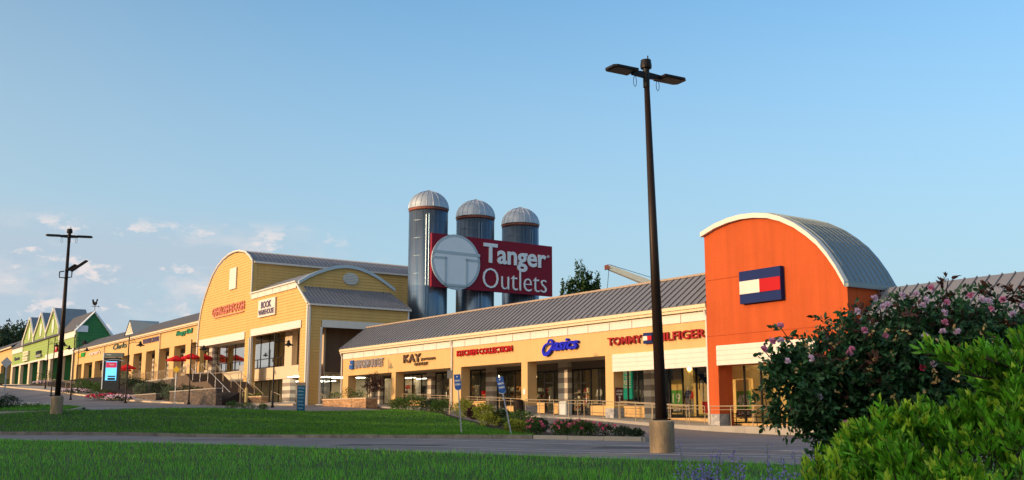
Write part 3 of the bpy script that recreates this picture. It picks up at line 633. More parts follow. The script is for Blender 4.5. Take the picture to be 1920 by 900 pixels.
# right wing behind the rose bush
W = thing('right_wing', 'low cream wing with a grey seamed roof right of the orange tower', 'building', P(24, 42.7, -.4))
seam_roof('roof', P(5, 42.3, 4.3), P(32.3, 42.3, 4.3), P(5, 45.4, 6.6), P(32.5, 45.4, 6.6), 44, M_ROOF, W, rib=.07)
wall('front_wall', rect(5, 32.3, 2.6, 4.1), [], FT, 42.7, 43.2, M_STUC, W)
for s in (8, 16, 24, 31.2): MB().box(s, s + .8, 42.7, 43.5, -1.2, 2.59).build('column', M_STUC, W)
MB().box(5, 32.3, 45.6, 45.8, -1, 5.8).build('shop_wall', M_STUC2, W)

# ------------------------------------------------------------------ yellow barn-like building
B = thing('yellow_barn_building', 'tall yellow lap-sided shop building with an arched gable and pediment', 'building', P(108, 40, 2))
oarc = [(107.66, 16.95), (108.6, 17.6), (110, 18.25), (112, 18.65), (113.67, 18.75), (115.4, 18.65), (117.16, 18.34), (119, 17.75), (120.66, 16.85), (122.3, 15.4), (123.4, 14.2), (124.2, 13.0), (124.75, 11.5), (125.0, 9.4)]
outl = [(92.43, .5), (92.43, 10.95), (95.3, 13.1), (107.66, 13.1)] + [(a, b - .2) for a, b in oarc[:-1]] + [(124.85, 9.4), (124.85, .5)]
wall('front_wall', outl, [rect(109.1, 124.1, .8, 8.57), rect(94.2, 107.2, .8, 8.75)], FT, 40.0, 40.5, M_YEL, B, lap=.3)
MB().box(109.1, 124.3, 39.88, 39.94, 8.57, 9.4).box(109.1, 124.3, 40.5, 42.2, 8.58, 8.7).build('header_band', M_WHITE, B)
MB().box(93.9, 107.3, 39.88, 39.94, 8.75, 9.5).build('header_band', M_WHITE, B)
mb = MB(); mb.tube([P(a, 39.92, b) for a, b in oarc] + [P(125.05, 39.92, 2)], .12, 6); mb.build('arch_trim', M_WHITE, B)
mb = MB(); mb.box(92.4, 92.62, 39.86, 40.06, 1, 10.9); mb.tube([P(92.5, 39.9, 10.95), P(95.35, 39.9, 13.12)], .11, 6); mb.build('corner_trim', M_WHITE, B); MB().tube([P(107.66, 39.92, 13.1), P(107.66, 39.92, 16.9)], .08, 6).build('corner_trim', M_WHITE, B)
MB().box(107.0, 107.2, 39.85, 40.1, 1.6, 8.7).build('corner_trim', M_WHITE, B)
mb = MB(); pn = 6
for i in range(pn): a = 95.35 + i * 12.2 / pn; mb.box(a + .03, a + 12.2 / pn - .03, 39.86, 39.93, 12.75, 13.3)
mb.box(95.3, 107.6, 39.7, 40.2, 13.32, 13.45); mb.build('frieze', M_WHITE, B)
barrel('barrel_roof', oarc[:-2], 40.1, 62, .5, M_ROOF, B)
wall('upper_side_wall', rect(40.4, 61, 10.5, 16.85), [], FS, 107.75, 108.1, M_YEL, B, lap=.3)
MB().box(107.45, 107.75, 40.1, 62, 16.75, 16.95).build('gutter', M_WHITE, B)
MB().box(107.9, 124.6, 61, 61.4, 2, 16).build('rear_wall', M_YEL, B)
wall('left_side_wall', [(40.4, 9.2), (43.4, 9.2), (43.4, 1), (61, 1), (61, 12), (40.4, 12)], [], FS, 124.8, 124.5, M_YEL, B, lap=.3)
# yellow building shop volume: side wall, shed roof, pediment
wall('side_wall', [(40.3, .5), (41.35, .5), (41.35, 9.4), (48.2, 9.4), (48.2, .5), (50.8, .5), (50.8, 10.9), (40.3, 10.9)], [], FS, 92.43, 92.8, M_YEL, B, lap=.3)
MB().box(92.34, 92.42, 41.4, 48.2, 8.75, 9.45).box(92.34, 92.42, 41.25, 41.45, 1.3, 8.75).box(92.32, 92.5, 40.02, 40.2, 1, 10.9).box(92.3, 92.5, 50.7, 50.85, 8, 10.9).build('side_trim', M_WHITE, B)
seam_roof('shed_roof', P(92.2, 39.95, 10.95), P(92.2, 51.0, 10.95), P(95.3, 39.95, 13.0), P(95.3, 50.0, 13.0), 26, M_ROOF, B)
MB().box(92.1, 92.28, 39.9, 51, 10.78, 10.95).build('gutter', M_WHITE, B)
ped = [(40.0, 13.2), (41, 13.85), (42, 14.35), (43, 14.75), (44, 15.05), (45.2, 15.2), (46.4, 15.1), (47.5, 14.8), (48.6, 14.35), (49.6, 13.8), (50.6, 13.2)]
wall('pediment', [(40.0, 12.6), (50.6, 12.6)] + list(reversed(ped)), [], FS, 95.2, 95.5, M_YEL, B, lap=.3)
mb = MB()
for i in range(len(ped) - 1):
    (a, b), (c, d) = ped[i], ped[i + 1]; mb.hexa([P(94.95, a, b - .12), P(94.95, c, d - .12), P(95.4, c, d - .12), P(95.4, a, b - .12), P(94.95, a, b + .2), P(94.95, c, d + .2), P(95.4, c, d + .2), P(95.4, a, b + .2)])
mb.build('pediment_trim', M_SIGNG, B)
mb = MB()
for i in range(len(ped) - 1):
    (a, b), (c, d) = ped[i], ped[i + 1]; mb.hexa([P(95.4, a, b), P(95.4, c, d), P(107.7, c, d), P(107.7, a, b), P(95.4, a, b + .12), P(95.4, c, d + .12), P(107.7, c, d + .12), P(107.7, a, b + .12)])
mb.build('vault_roof', M_ROOF, B)
mb = MB(); cc = [(45.6 + .85 * math.cos(k * math.pi / 12), 14.0 + .62 * math.sin(k * math.pi / 12)) for k in range(24)]; mb.prism(cc, FS, 95.08, 95.2); vt = mb.build('round_vent', M_SIGNG, B)
mb = MB()
for k in range(-3, 4): w = .78 * math.sqrt(1 - (k * .16 / .62) ** 2); mb.box(94.99, 95.075, 45.6 - w, 45.6 + w, 14.0 + k * .16 - .045, 14.0 + k * .16 + .045)
mb.build('slat', M_WHITE, vt)
# recess on the side
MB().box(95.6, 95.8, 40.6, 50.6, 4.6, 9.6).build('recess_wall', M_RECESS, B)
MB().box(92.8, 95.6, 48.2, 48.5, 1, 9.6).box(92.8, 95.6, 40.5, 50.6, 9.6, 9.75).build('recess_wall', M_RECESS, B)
window(B, FS, 42.0, 48.1, 1.6, 4.55, 95.7, 3)
# inside opening under the arched gable
MB().box(112.2, 126.0, 42.0, 42.2, 2, 5.5).build('cream_wall', M_STUC2, B); MB().box(112.2, 114.6, 42.0, 42.2, 5.51, 9.2).build('cream_wall', M_STUC2, B)
MB().box(112.3, 119.5, 41.86, 41.98, 2, 4.5).build('banded_wall', M_BAND, B)
MB().box(123.9, 125.9, 41.7, 42.1, 2, 9).build('banded_pillar', M_BAND, B)
window(B, FT, 114.6, 123.8, 5.52, 9.1, 42.06, 3, bars=((6.55, 3),), glass=M_GLASS2)
# inside opening of the yellow building shop
MB().box(94.5, 111.8, 41.6, 42.2, 4.15, 5.42).box(100.0, 101.85, 41.6, 42.2, 5.42, 9.0).box(94.5, 100.0, 42.6, 42.8, 4.15, 9.0).build('spandrel', M_STUC2, B)
window(B, FT, 101.9, 111.75, 5.45, 9.05, 41.9, 4, bars=((6.45, 3),), glass=M_GLASS2)
window(B, FT, 96.0, 98.6, 5.45, 8.6, 42.55, 1, bars=((6.5, 1),))
MB().box(99.9, 101.9, 41.5, 42.1, 1.5, 4.14).build('banded_pillar', M_BAND, B)
window(B, FT, 101.9, 111.75, 1.75, 4.12, 42.1, 4); window(B, FT, 94.6, 99.9, 1.75, 4.12, 43.5, 3)
MB().box(94.5, 107.1, 40.6, 42.6, 9.06, 9.16).build('soffit', M_WALLIN, B)
MB().box(94, 124.4, 49, 49.2, 1.5, 9.3).build('back_wall', M_WALLIN, B); MB().box(96, 124, 42.3, 49, 9.2, 9.3).box(96, 124, 44.2, 49, 4.7, 5.3).build('ceiling', M_WALLIN, B)
MB().box(111.8, 112.2, 42.3, 49, 1, 9.2).build('party_wall', M_STUC2, B)
for k in range(3):
    tube_light(101.5, 106.8, 44.6 + k * 1.3, 4.05, 'ceiling strip in the lower shop with the banded pillars, %s row from the glass' % ('first', 'second', 'third')[k])
for k in range(3):
    o = thing('ceiling_light', 'ceiling strip behind the side doors of the yellow building shop, %s row' % ('first', 'second', 'third')[k], 'light', P(97 + k * 1.2, 45, 4.2), 'fluorescent ceiling lights')
    MB().box(96.5 + k * 1.3, 96.75 + k * 1.3, 41, 48.2, 4.25, 4.3).build('housing', M_WHITE, o); MB().box(96.52 + k * 1.3, 96.73 + k * 1.3, 41, 48.2, 4.2, 4.245).build('diffuser', M_LAMPW, o)
mb = MB(); mb.box(112.4, 114.5, 39.82, 39.93, 14.45, 16.85); nb = mb.build('blank_panel', M_WHITE, B)
MB().tube([P(107.25, 39.8, 8.6), P(107.25, 39.8, 2)], .09, 8).build('downpipe', M_SIGNG, B)

# ------------------------------------------------------------------ upper arcade to the left
C = thing('upper_arcade_building', 'long cream arcade with dark shingle roof between the yellow barn and the green gables', 'building', P(165, 43, 6))
wall('front_wall', rect(125.2, 205.8, 9.95, 12.2), [], FT, 43.0, 43.5, M_STUC, C)
ccol = [126.3, 137.4, 144.6, 151.5, 158.4, 165.3, 172.2, 181.0, 190.0, 198.0, 204.0]
for s in ccol: MB().box(s, s + 2.2 if s < 190 else s + 1.8, 43.0, 43.9, 4.0, 9.94).build('column', M_STUC, C)
MB().box(125.2, 206, 42.55, 42.85, 12.35, 12.62).box(125.2, 206, 42.7, 43.3, 12.2, 12.33).build('gutter', MATS['cream gutter'], C)
for s in (151.2, 183.5, 205.9): MB().tube([P(s, 42.85, 12.3), P(s, 42.85, 5.5)], .09, 6).build('downpipe', M_STUC2, C)
mb = MB(); mb.hexa([P(125.2, 42.5, 12.6), P(206, 42.5, 12.6), P(206, 46.5, 14.75), P(125.2, 46.5, 14.75), P(125.2, 42.5, 12.72), P(206, 42.5, 12.72), P(206, 46.5, 14.87), P(125.2, 46.5, 14.87)]); mb.build('roof', M_SHIN, C)
MB().box(125.2, 205.8, 46.6, 46.8, 3, 14.2).build('rear_wall', M_STUC2, C)
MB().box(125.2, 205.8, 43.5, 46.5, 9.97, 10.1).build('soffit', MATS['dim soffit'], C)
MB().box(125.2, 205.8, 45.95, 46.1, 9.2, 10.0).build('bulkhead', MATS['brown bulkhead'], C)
for i in range(10):
    a = 127 + i * 7.8; window(C, FT, a, a + 5.6, 6.6, 9.2, 46.0, 4); MB().box(a + 5.65, a + 6.45, 45.7, 46.1, 5, 9.3).build('banded_pillar', M_BAND, C)
mb = MB(); mb.box(125.3, 205.6, 45.95, 46.12, 4, 6.6); mb.build('knee_wall', M_STUC2, C)
# louvred dormer
dm = MB(); dm.add([P(172.6, 43.4, 13.3), P(167.7, 43.4, 13.3), P(170.15, 43.4, 15.5), P(172.6, 43.6, 13.3), P(167.7, 43.6, 13.3), P(170.15, 43.6, 15.5)], [(0, 1, 2), (5, 4, 3), (0, 3, 4, 1), (1, 4, 5, 2), (2, 5, 3, 0)])
do = dm.build('dormer', M_WHITE, C)
mb = MB()
for k in range(5): w = 1.5 * (1 - k / 6.0); mb.box(170.15 - w, 170.15 + w, 43.32, 43.39, 13.6 + k * .28, 13.72 + k * .28)
mb.build('louvre', M_STUC2, do)
mb = MB(); mb.add([P(172.9, 43.3, 13.1), P(170.15, 43.3, 15.6), P(167.4, 43.3, 13.1), P(172.9, 46.8, 14.9), P(170.15, 48, 15.6), P(167.4, 46.8, 14.9)], [(0, 1, 4, 3), (1, 2, 5, 4)]); mb.add([P(172.9, 43.35, 13.0), P(170.15, 43.35, 15.5), P(167.4, 43.35, 13.0), P(172.9, 46.8, 14.8), P(170.15, 48, 15.5), P(167.4, 46.8, 14.8)], [(3, 4, 1, 0), (4, 5, 2, 1)])
mb.build('dormer_roof', M_ROOFT, do)

# ------------------------------------------------------------------ green gabled building
G = thing('green_gabled_building', 'green building with three steep white-edged gables', 'building', P(240, 43, 7))
gout = [(206.2, 12.6), (206.2, 16.2), (221, 16.2), (221, 18.0), (227.5, 22.3), (233.9, 17.9), (240.1, 22.4), (247, 17.9), (252.7, 22.4), (259.7, 17.9), (259.7, 16.2), (273.2, 16.2), (273.2, 12.4)]
wall('front_wall', gout, [], FT, 43.0, 43.5, M_GRN, G, lap=.6)
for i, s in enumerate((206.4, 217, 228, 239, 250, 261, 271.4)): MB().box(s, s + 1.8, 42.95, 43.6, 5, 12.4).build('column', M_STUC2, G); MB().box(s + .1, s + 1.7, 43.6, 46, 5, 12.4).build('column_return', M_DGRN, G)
MB().box(206.2, 273.2, 42.88, 42.95, 12.3, 12.65).box(206.2, 233, 42.8, 42.88, 12.1, 13.2).build('header_band', M_WHITE, G)
MB().box(206.3, 221, 42.85, 42.95, 15.3, 16.7).build('frieze', M_WHITE, G); MB().box(259.7, 273.2, 42.85, 42.95, 15.3, 16.7).build('frieze', M_WHITE, G)
for (l, p, r), tb in ((((221, 18.0), (227.5, 22.4), (233.9, 17.9)), 49), (((233.9, 17.9), (240.1, 22.5), (247, 17.9)), 48.5), (((247, 17.9), (252.7, 22.5), (259.7, 17.9)), 48.5)):
    mb = MB(); mb.tube([P(l[0], 42.8, l[1] - 1.2), P(l[0], 42.8, l[1]), P(p[0], 42.8, p[1]), P(r[0], 42.8, r[1]), P(r[0], 42.8, r[1] - 1.2)], .24, 4); mb.build('gable_trim', M_WHITE, G)
    for a, b in ((l, p), (p, r)):
        mb = MB(); mb.hexa([P(a[0], 42.7, a[1]), P(b[0], 42.7, b[1]), P(b[0], tb, b[1]), P(a[0], tb, a[1]), P(a[0], 42.7, a[1] + .15), P(b[0], 42.7, b[1] + .15), P(b[0], tb, b[1] + .15), P(a[0], tb, a[1] + .15)]); mb.build('gable_roof', M_ROOFT, G)
    mb = MB(); mb.prism([(p[0] + .95 * math.cos(k * math.pi / 10), p[1] - 3.6 + 1.5 * math.sin(k * math.pi / 10)) for k in range(20)], FT, 42.85, 42.95); mb.build('oval_vent', M_WHITE, G)
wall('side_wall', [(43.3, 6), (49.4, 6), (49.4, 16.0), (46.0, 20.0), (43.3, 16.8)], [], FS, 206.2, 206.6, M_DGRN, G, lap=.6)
mb = MB(); mb.tube([P(206.0, 42.7, 16.3), P(206.0, 46.0, 20.1), P(206.0, 49.6, 15.6)], .25, 4); mb.box(205.95, 206.15, 43.0, 45.0, 16.2, 17.4); mb.build('side_trim', M_SIGNW, G)
mb = MB()
for a, b in (((42.6, 16.5), (46.0, 20.15)), ((46.0, 20.15), (49.6, 15.8))):
    mb.hexa([P(206, a[0], a[1]), P(273, a[0], a[1]), P(273, b[0], b[1]), P(206, b[0], b[1]), P(206, a[0], a[1] + .15), P(273, a[0], a[1] + .15), P(273, b[0], b[1] + .15), P(206, b[0], b[1] + .15)])
mb.build('roof', M_SHIN, G)
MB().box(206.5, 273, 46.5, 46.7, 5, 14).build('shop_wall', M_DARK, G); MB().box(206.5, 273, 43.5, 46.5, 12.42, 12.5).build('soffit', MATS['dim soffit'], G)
MB().box(206.5, 222, 46.3, 46.48, 11.0, 11.8).build('lit_fascia', M_BYEL, G)
for i in range(8): window(G, FT, 208.5 + i * 8, 214.5 + i * 8, 7.5, 11.0, 46.4, 3)
def weathervane(s, t, z, h, label):
    v = thing('weathervane', label, 'weathervane', P(s, t, z), 'rooster weathervanes on the green gables'); x, y, _ = P(s, t, 0)
    MB().tube([(x, y, z - .1), (x, y, z + h * .55)], .05, 6).build('rod', M_BLACK, v)
    MB().tube([(x - .75, y, z + h * .42), (x + .75, y, z + h * .42)], .04, 6).tube([(x + .6, y, z + h * .42), (x + .85, y, z + h * .42)], [.12, .01], 6).tube([(x, y - .5, z + h * .42), (x, y + .5, z + h * .42)], .03, 6).build('arrow', M_BLACK, v)
    rp = [(-.45, .62), (-.6, .95), (-.35, 1.0), (-.15, .78), (.12, .78), (.25, 1.0), (.42, 1.02), (.5, .9), (.36, .84), (.35, .62), (.12, .5), (-.2, .5)]
    mb = MB(); mb.prism([(a * h / 2.3, z + b * h) for a, b in rp], lambda u, w, d: (x + u, y + d, w), -.04, .04); mb.build('rooster', M_BLACK, v)
weathervane(206.2, 46, 20.1, 2.4, 'black rooster weathervane on the nearer green gable peak')
weathervane(273, 46, 20.1, 2.4, 'black weathervane on the far green gable peak, in front of the wooded hill')
E_ = thing('far_arcade_building', 'cream arcade with grey roof at the far left edge, beyond the green gables', 'building', P(285, 43, 8.5))
wall('front_wall', rect(273.4, 330, 13.4, 17.2), [], FT, 43.2, 43.6, M_STUC, E_)
for s in (273.6, 281, 290, 299): MB().box(s, s + 1.8, 43.2, 44, 6.5, 13.4).build('column', M_STUC, E_)
mb = MB(); mb.hexa([P(273.4, 42.6, 17.3), P(330, 42.6, 17.3), P(330, 47.5, 19.8), P(273.4, 47.5, 19.8), P(273.4, 42.6, 17.45), P(330, 42.6, 17.45), P(330, 47.5, 19.95), P(273.4, 47.5, 19.95)]); mb.build('roof', M_SHIN, E_)
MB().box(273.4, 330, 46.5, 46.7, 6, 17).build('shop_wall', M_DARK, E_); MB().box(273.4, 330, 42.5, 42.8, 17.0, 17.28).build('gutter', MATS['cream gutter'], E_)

# ------------------------------------------------------------------ silos and the big sign
def silo():
    c = P(95.95, 55, 1.5); o = thing('silo', 'tallest-looking silo, nearest, its left side sunlit', 'silo', c, 'three domed metal silos'); r = 2.1
    MB().lathe((c[0], c[1], 0), [(r, 0), (r, 22.0)], 48).build('barrel', M_SILO, o, True)
    mb = MB(); n = 26
    for k in range(n):
        a = 2 * math.pi * k / n; mb.tube([(c[0] + r * math.cos(a), c[1] + r * math.sin(a), 0), (c[0] + r * math.cos(a), c[1] + r * math.sin(a), 22)], .008, 4)
    for k in range(1, 12): mb.lathe((c[0], c[1], k * 1.9), [(r, -.012), (r + .008, -.012), (r + .008, .012), (r, .012)], 36)
    mb.build('seams', M_SILO, o)
    MB().lathe((c[0], c[1], 22.0), [(r - .1, .06), (r + .03, .06), (r + .04, .33), (r - .1, .34)], 48).build('rust_band', M_RUST, o, True)
    prof = [(r + .12, .36)] + [((r + .08) * math.cos(a), .42 + 1.95 * math.sin(a)) for a in [k * math.pi / 2 / 9 for k in range(9)]] + [(.25, 2.4), (.22, 2.5), (.02, 2.52)]
    d = MB().lathe((c[0], c[1], 22.0), prof, 40).build('dome', M_DOME, o, True)
    mb = MB()
    for k in range(20):
        a = 2 * math.pi * k / 20; mb.tube([(c[0] + q[0] * math.cos(a), c[1] + q[0] * math.sin(a), 22.0 + q[1] + .01) for q in prof[1:-2]], .035, 4)
    mb.build('dome_rib', M_DOME, d)
    # ladder chute facing the camera
    h = R(176); x, y = c[0] + (r + .1) * math.sin(h), c[1] + (r + .1) * math.cos(h)
    MB().tube([(x - .2, y, 1), (x - .2, y, 21.5)], .035, 6).tube([(x + .1, y, 1), (x + .1, y, 21.5)], .035, 6).build('ladder_rail', M_SILO, o)
    return o
s1 = silo(); p2 = P(95.95, 61, 1.2); p3 = P(95.95, 67.1, 1.05)
dup(s1, (p2[0], p2[1], 1.22), R(14), 'middle silo, behind the round logo end of the big sign'); dup(s1, (p3[0], p3[1], 1.05), R(31), 'farthest silo, behind the word end of the big sign')
S = thing('outlet_billboard', 'big burgundy sign board with round logo and white words fixed to the silos', 'sign', P(93.2, 61.5, 16.5))
MB().box(93.05, 93.4, 53.8, 69.45, 13.62, 19.3).build('board', M_BRICKRED, S)
mb = MB()
for t in (55, 61, 67): mb.box(93.4, 94.2, t - .1, t + .1, 14.2, 14.4).box(93.4, 94.2, t - .1, t + .1, 18.4, 18.6)
mb.build('bracket', M_SILO, S)
cx, cz, rr = 56.7, 16.42, 2.95
disc = MB(); disc.prism([(cx + 3.0 * math.cos(k * math.pi / 32), cz + rr * math.sin(k * math.pi / 32)) for k in range(64)], FS, 92.9, 93.045); dd = disc.build('logo_disc', M_SIGNG, S)
disc = MB(); disc.prism([(cx + 2.68 * math.cos(k * math.pi / 32), cz + 2.63 * math.sin(k * math.pi / 32)) for k in range(64)], FS, 92.86, 92.897); disc.build('logo_face', M_SIGNW, dd)
tm = MB(); th = .2
def strip(pts, w=.26, d0=92.82, d1=92.857):
    for (a, b), (c, d) in zip(pts[:-1], pts[1:]):
        v = Vector((c - a, d - b)); L_ = v.length; v /= L_; n = Vector((-v.y, v.x)) * w / 2; e = v * w / 2
        q = [(a - e.x - n.x, b - e.y - n.y), (c + e.x - n.x, d + e.y - n.y), (c + e.x + n.x, d + e.y + n.y), (a - e.x + n.x, b - e.y + n.y)]; tm.prism(q, FS, d0, d1); d0 += .0 
strip([(53.95, 17.35), (59.5, 17.35)], .3)
strip([(53.95, 16.75), (55.4, 16.75), (55.4, 13.95), (58.0, 13.95), (58.0, 16.75), (59.45, 16.75)], .24, 92.81, 92.855)
tm.build('logo_letter', M_SIGNG, dd)
text('Tanger', FS, 60.2, 68.55, 16.05, 18.85, 92.93, 93.045, M_SIGNW, S, bold=.022)
text('Outlets', FS, 60.1, 68.6, 13.95, 16.15, 92.93, 93.045, M_SIGNW, S, bold=-.014)
text('\u00ae', FS, 68.7, 69.05, 17.95, 18.25, 92.98, 93.045, M_SIGNW, S)

# ------------------------------------------------------------------ shop signs
def shop_sign(label, loc): return thing('shop_sign', label, 'sign', loc, 'shop name signs on the facades')
def wsign(label, body, s0, s1, z0, z1, m, t=42.7, dep=.16, bold=.015, shear=0.0):
    o = shop_sign(label, P((s0 + s1) / 2, t - .1, z0)); text(body, FT, s0, s1, z0, z1, t - dep, t - .06, m, o, bold, shear)
    mb = MB(); h = (z0 + z1) / 2
    mb.box(min(s0, s1) + .1, max(s0, s1) - .1, t - .059, t - .002, h - .035, h + .035); mb.build('raceway', M_STUC2 if t > 42.6 else M_YEL, o); return o
o = wsign('dark red two-word letters with a small flag between them, beside the orange tower', 'TOMMY', 51.2, 47.95, 4.62, 5.13, M_DRED, bold=.02)
text('HILFIGER', FT, 46.75, 42.55, 4.62, 5.13, 42.54, 42.64, M_DRED, o, .02)
MB().box(46.95, 47.75, 42.5, 42.62, 4.55, 5.2).build('flag_block', M_NAVY, o); MB().box(47.35, 47.73, 42.47, 42.498, 4.74, 5.0).build('flag_white', M_WHITE, o); MB().box(46.97, 47.35, 42.47, 42.498, 4.74, 5.0).build('flag_red', M_RED, o)
o = wsign('bright blue slanted letters with a spiral emblem', 'asics', 56.95, 54.15, 4.62, 5.38, M_BLUE, dep=.24, bold=.03, shear=.35)
mb = MB()
def ribbon2(pts, ws, fr, d0, d1):
    n = len(pts); Lf = []; Rt = []
    for i in range(n):
        a = Vector(pts[max(i - 1, 0)]); b = Vector(pts[min(i + 1, n - 1)]); v = (b - a).normalized(); q = Vector((-v.y, v.x)) * ws[i] / 2; p = Vector(pts[i]); Lf.append(p + q); Rt.append(p - q)
    for i in range(n - 1): mb.prism([Lf[i], Lf[i + 1], Rt[i + 1], Rt[i]], fr, d0, d1)
sp = [(.55, .70), (.62, .86), (.78, .92), (.95, .80), (.98, .60), (.86, .38), (.62, .14), (.34, .02), (.14, .14), (.12, .38), (.28, .60), (.55, .70), (.82, .66), (1.02, .55)]
sw_ = [.05, .08, .1, .12, .14, .18, .24, .22, .18, .14, .11, .1, .08, .04]
def chaikin(p):
    p = [tuple(q) for q in p]
    for _ in range(2):
        o_ = [p[0]]
        for a, b in zip(p[:-1], p[1:]): o_ += [tuple(.75 * u + .25 * v for u, v in zip(a, b)), tuple(.25 * u + .75 * v for u, v in zip(a, b))]
        p = o_ + [p[-1]]
    return p
spw = chaikin([(a, b, w) for (a, b), w in zip(sp, sw_)]); sp = [(a, b) for a, b, w in spw]; sw_ = [w for a, b, w in spw]
ribbon2([(58.25 - a * 1.35, 4.35 + b * 1.15) for a, b in sp], [w * 1.1 for w in sw_], FT, 42.46, 42.60); mb.build('emblem', M_BLUE, o)
o = wsign('long row of red capitals left of the blue spiral sign', 'KITCHEN COLLECTION', 69.55, 61.95, 4.85, 5.30, M_RED, bold=.022)
o = wsign('bronze letters, large then small, on the cream arcade', 'KAY', 78.2, 75.3, 4.72, 5.42, M_BROWN, bold=.012)
text('JEWELERS', FT, 75.2, 72.95, 4.76, 5.0, 42.55, 42.64, M_BROWN, o, .015); text('OUTLET', FT, 76.3, 74.1, 4.42, 4.66, 42.55, 42.64, M_BROWN, o, .015)
o = wsign('tall grey letters beside a blue emblem at the arcade left end', 'UNIFORM OUTLET', 87.55, 81.9, 4.62, 5.38, mat('grey letters', (.30, .28, .30), .5), bold=.01)
mb = MB(); mb.box(87.75, 88.5, 42.5, 42.62, 4.6, 4.98); mb.box(87.7, 88.35, 42.5, 42.62, 5.04, 5.4); mb.build('emblem', mat('emblem blue', (.02, .09, .32), .5), o)
o = wsign('coral underlined letters on the yellow arched gable', "OSHKOSH B'GOSH", 119.9, 109.5, 11.85, 12.85, M_PINKL, t=40.0, dep=.2, bold=-.006)
text('OSHKOSH BGOSH', FT, 120.0, 109.4, 11.7, 12.7, 39.72, 39.86, M_DRED, o, .03, name='letter_shadow_box') if False else None
MB().box(109.6, 119.3, 39.80, 39.9, 11.60, 11.70).build('underline', M_PINKL, o)
o = shop_sign('white board with dark letters on the yellow building', P(103, 39.8, 10.6)); MB().box(100.45, 105.1, 39.78, 39.93, 10.55, 12.35).build('board', M_WHITE, o)
text('BOOK', FT, 104.2, 101.4, 11.42, 12.15, 39.74, 39.778, M_PURP, o, .03); text('WAREHOUSE', FT, 104.9, 100.65, 10.75, 11.3, 39.74, 39.778, M_PURP, o, .025)
o = wsign('dark block letters on the upper arcade between two script signs', 'YANKEE CANDLE', 160.2, 151.6, 11.15, 11.85, M_PURP, t=43.0, bold=.03)
o = wsign('green script sign beside the yellow arched gable', 'Hungry Deli', 143.7, 136.6, 11.1, 11.95, M_SGREEN, t=43.0, bold=.03, shear=.3)
o = wsign('dark green script sign with a large capital behind a street lamp', 'Clarks', 177.6, 169.2, 11.25, 12.1, mat('dull green letters', (.06, .11, .08), .5), t=43.0, bold=.0, shear=.3)
o = wsign('pale pink small letter sign on the upper arcade', "carter's", 193.8, 186.0, 11.15, 11.75, mat('pale pink letters', (.74, .55, .50), .5), t=43.0, bold=.03)
o = wsign('yellow and green sign near the green building corner', 'SUB', 203.5, 200.6, 11.15, 11.8, M_BYEL, t=43.0, bold=.04); text('WAY', FT, 200.3, 197.2, 11.15, 11.9, 42.8, 42.94, M_BGREEN, o, .04)
o = wsign('black lettered sign at the left of the green facade', 'bass', 269.3, 262.9, 13.65, 14.5, M_BLACK, t=43.0, bold=.04)
for (z, lb) in ((14.1, 'upper cream sign board on the green facade'), (12.9, 'lower cream sign board on the green facade')):
    o = shop_sign(lb, P(254, 42.8, z)); MB().box(251, 256.8, 42.5, 42.93, z, z + .95).build('board', mat('cream board', (.66, .60, .42), .6), o); text('OUTLET', FT, 256.3, 251.5, z + .3, z + .7, 42.46, 42.49, M_STUC2, o, .02)
o = wsign('black two-line sign on the green facade behind the lamp posts', 'POLO', 242.8, 237.6, 13.75, 14.5, M_BLACK, t=43.0, dep=.3, bold=.03); MB().box(236.9, 242.8, 42.6, 42.93, 13.1, 13.6).build('board', mat('grey board', (.25, .25, .22), .6), o)
o = shop_sign('red vertical sign behind the left lot lamp post', P(222.5, 42.8, 13.4)); MB().box(221.2, 223.8, 42.7, 42.93, 13.3, 14.7).build('board', M_RED, o); text('GAP', FT, 223.4, 221.6, 13.75, 14.25, 42.66, 42.698, M_WHITE, o, .02)

# ------------------------------------------------------------------ railings, bench, bins and window dressing on the right
def railing(pts, label, h=1.05, post=1.6, m=None, mid=True, cat='railing', grp='bronze tube railings', pick=0):
    o = thing('railing', label, cat, pts[0], grp); m = m or M_RAIL; mb = MB(); mb.tube([(p[0], p[1], p[2] + h) for p in pts], .03, 6); mb.build('top_rail', m, o)
    if mid: mb = MB(); mb.tube([(p[0], p[1], p[2] + h * .82) for p in pts], .018, 5); mb.build('lower_rail', m, o)
    V = [Vector(p) for p in pts]; cum = [0]
    for a, b in zip(V[:-1], V[1:]): cum.append(cum[-1] + (b - a).length)
    n = max(1, round(cum[-1] / post))
    for i in range(n + 1):
        d = cum[-1] * i / n; k = max(j for j in range(len(cum)) if cum[j] <= d + 1e-6); k = min(k, len(V) - 2); q = V[k].lerp(V[k + 1], (d - cum[k]) / max(1e-6, cum[k + 1] - cum[k]))
        MB().tube([(q.x, q.y, q.z - .05), (q.x, q.y, q.z + h)], .026, 6).build('post', m, o)
    if pick:
        mb = MB(); n = int(cum[-1] / .14)
        for i in range(n + 1):
            d = cum[-1] * i / n; k = max(j for j in range(len(cum)) if cum[j] <= d + 1e-6); k = min(k, len(V) - 2); q = V[k].lerp(V[k + 1], (d - cum[k]) / max(1e-6, cum[k + 1] - cum[k])); mb.tube([(q.x, q.y, q.z + .1), (q.x, q.y, q.z + h)], .009, 4)
        mb.build('balusters', m, o)
    return o
def rl(s0, s1, t, n=5): return [P(s, t, fl(s)) for s in np.linspace(s0, s1, n)]
railing(rl(50.2, 42.7, 41.3), 'front ramp railing below the dark red letters'); railing(rl(50.6, 43.2, 43.0), 'rear ramp railing against the shop window right of the teal banner')
railing(rl(58.6, 52.2, 41.4), 'ramp railing in front of the shoe shop doors'); railing(rl(55.4, 52.4, 43.4), 'short rear railing beside the column right of the shoe shop')
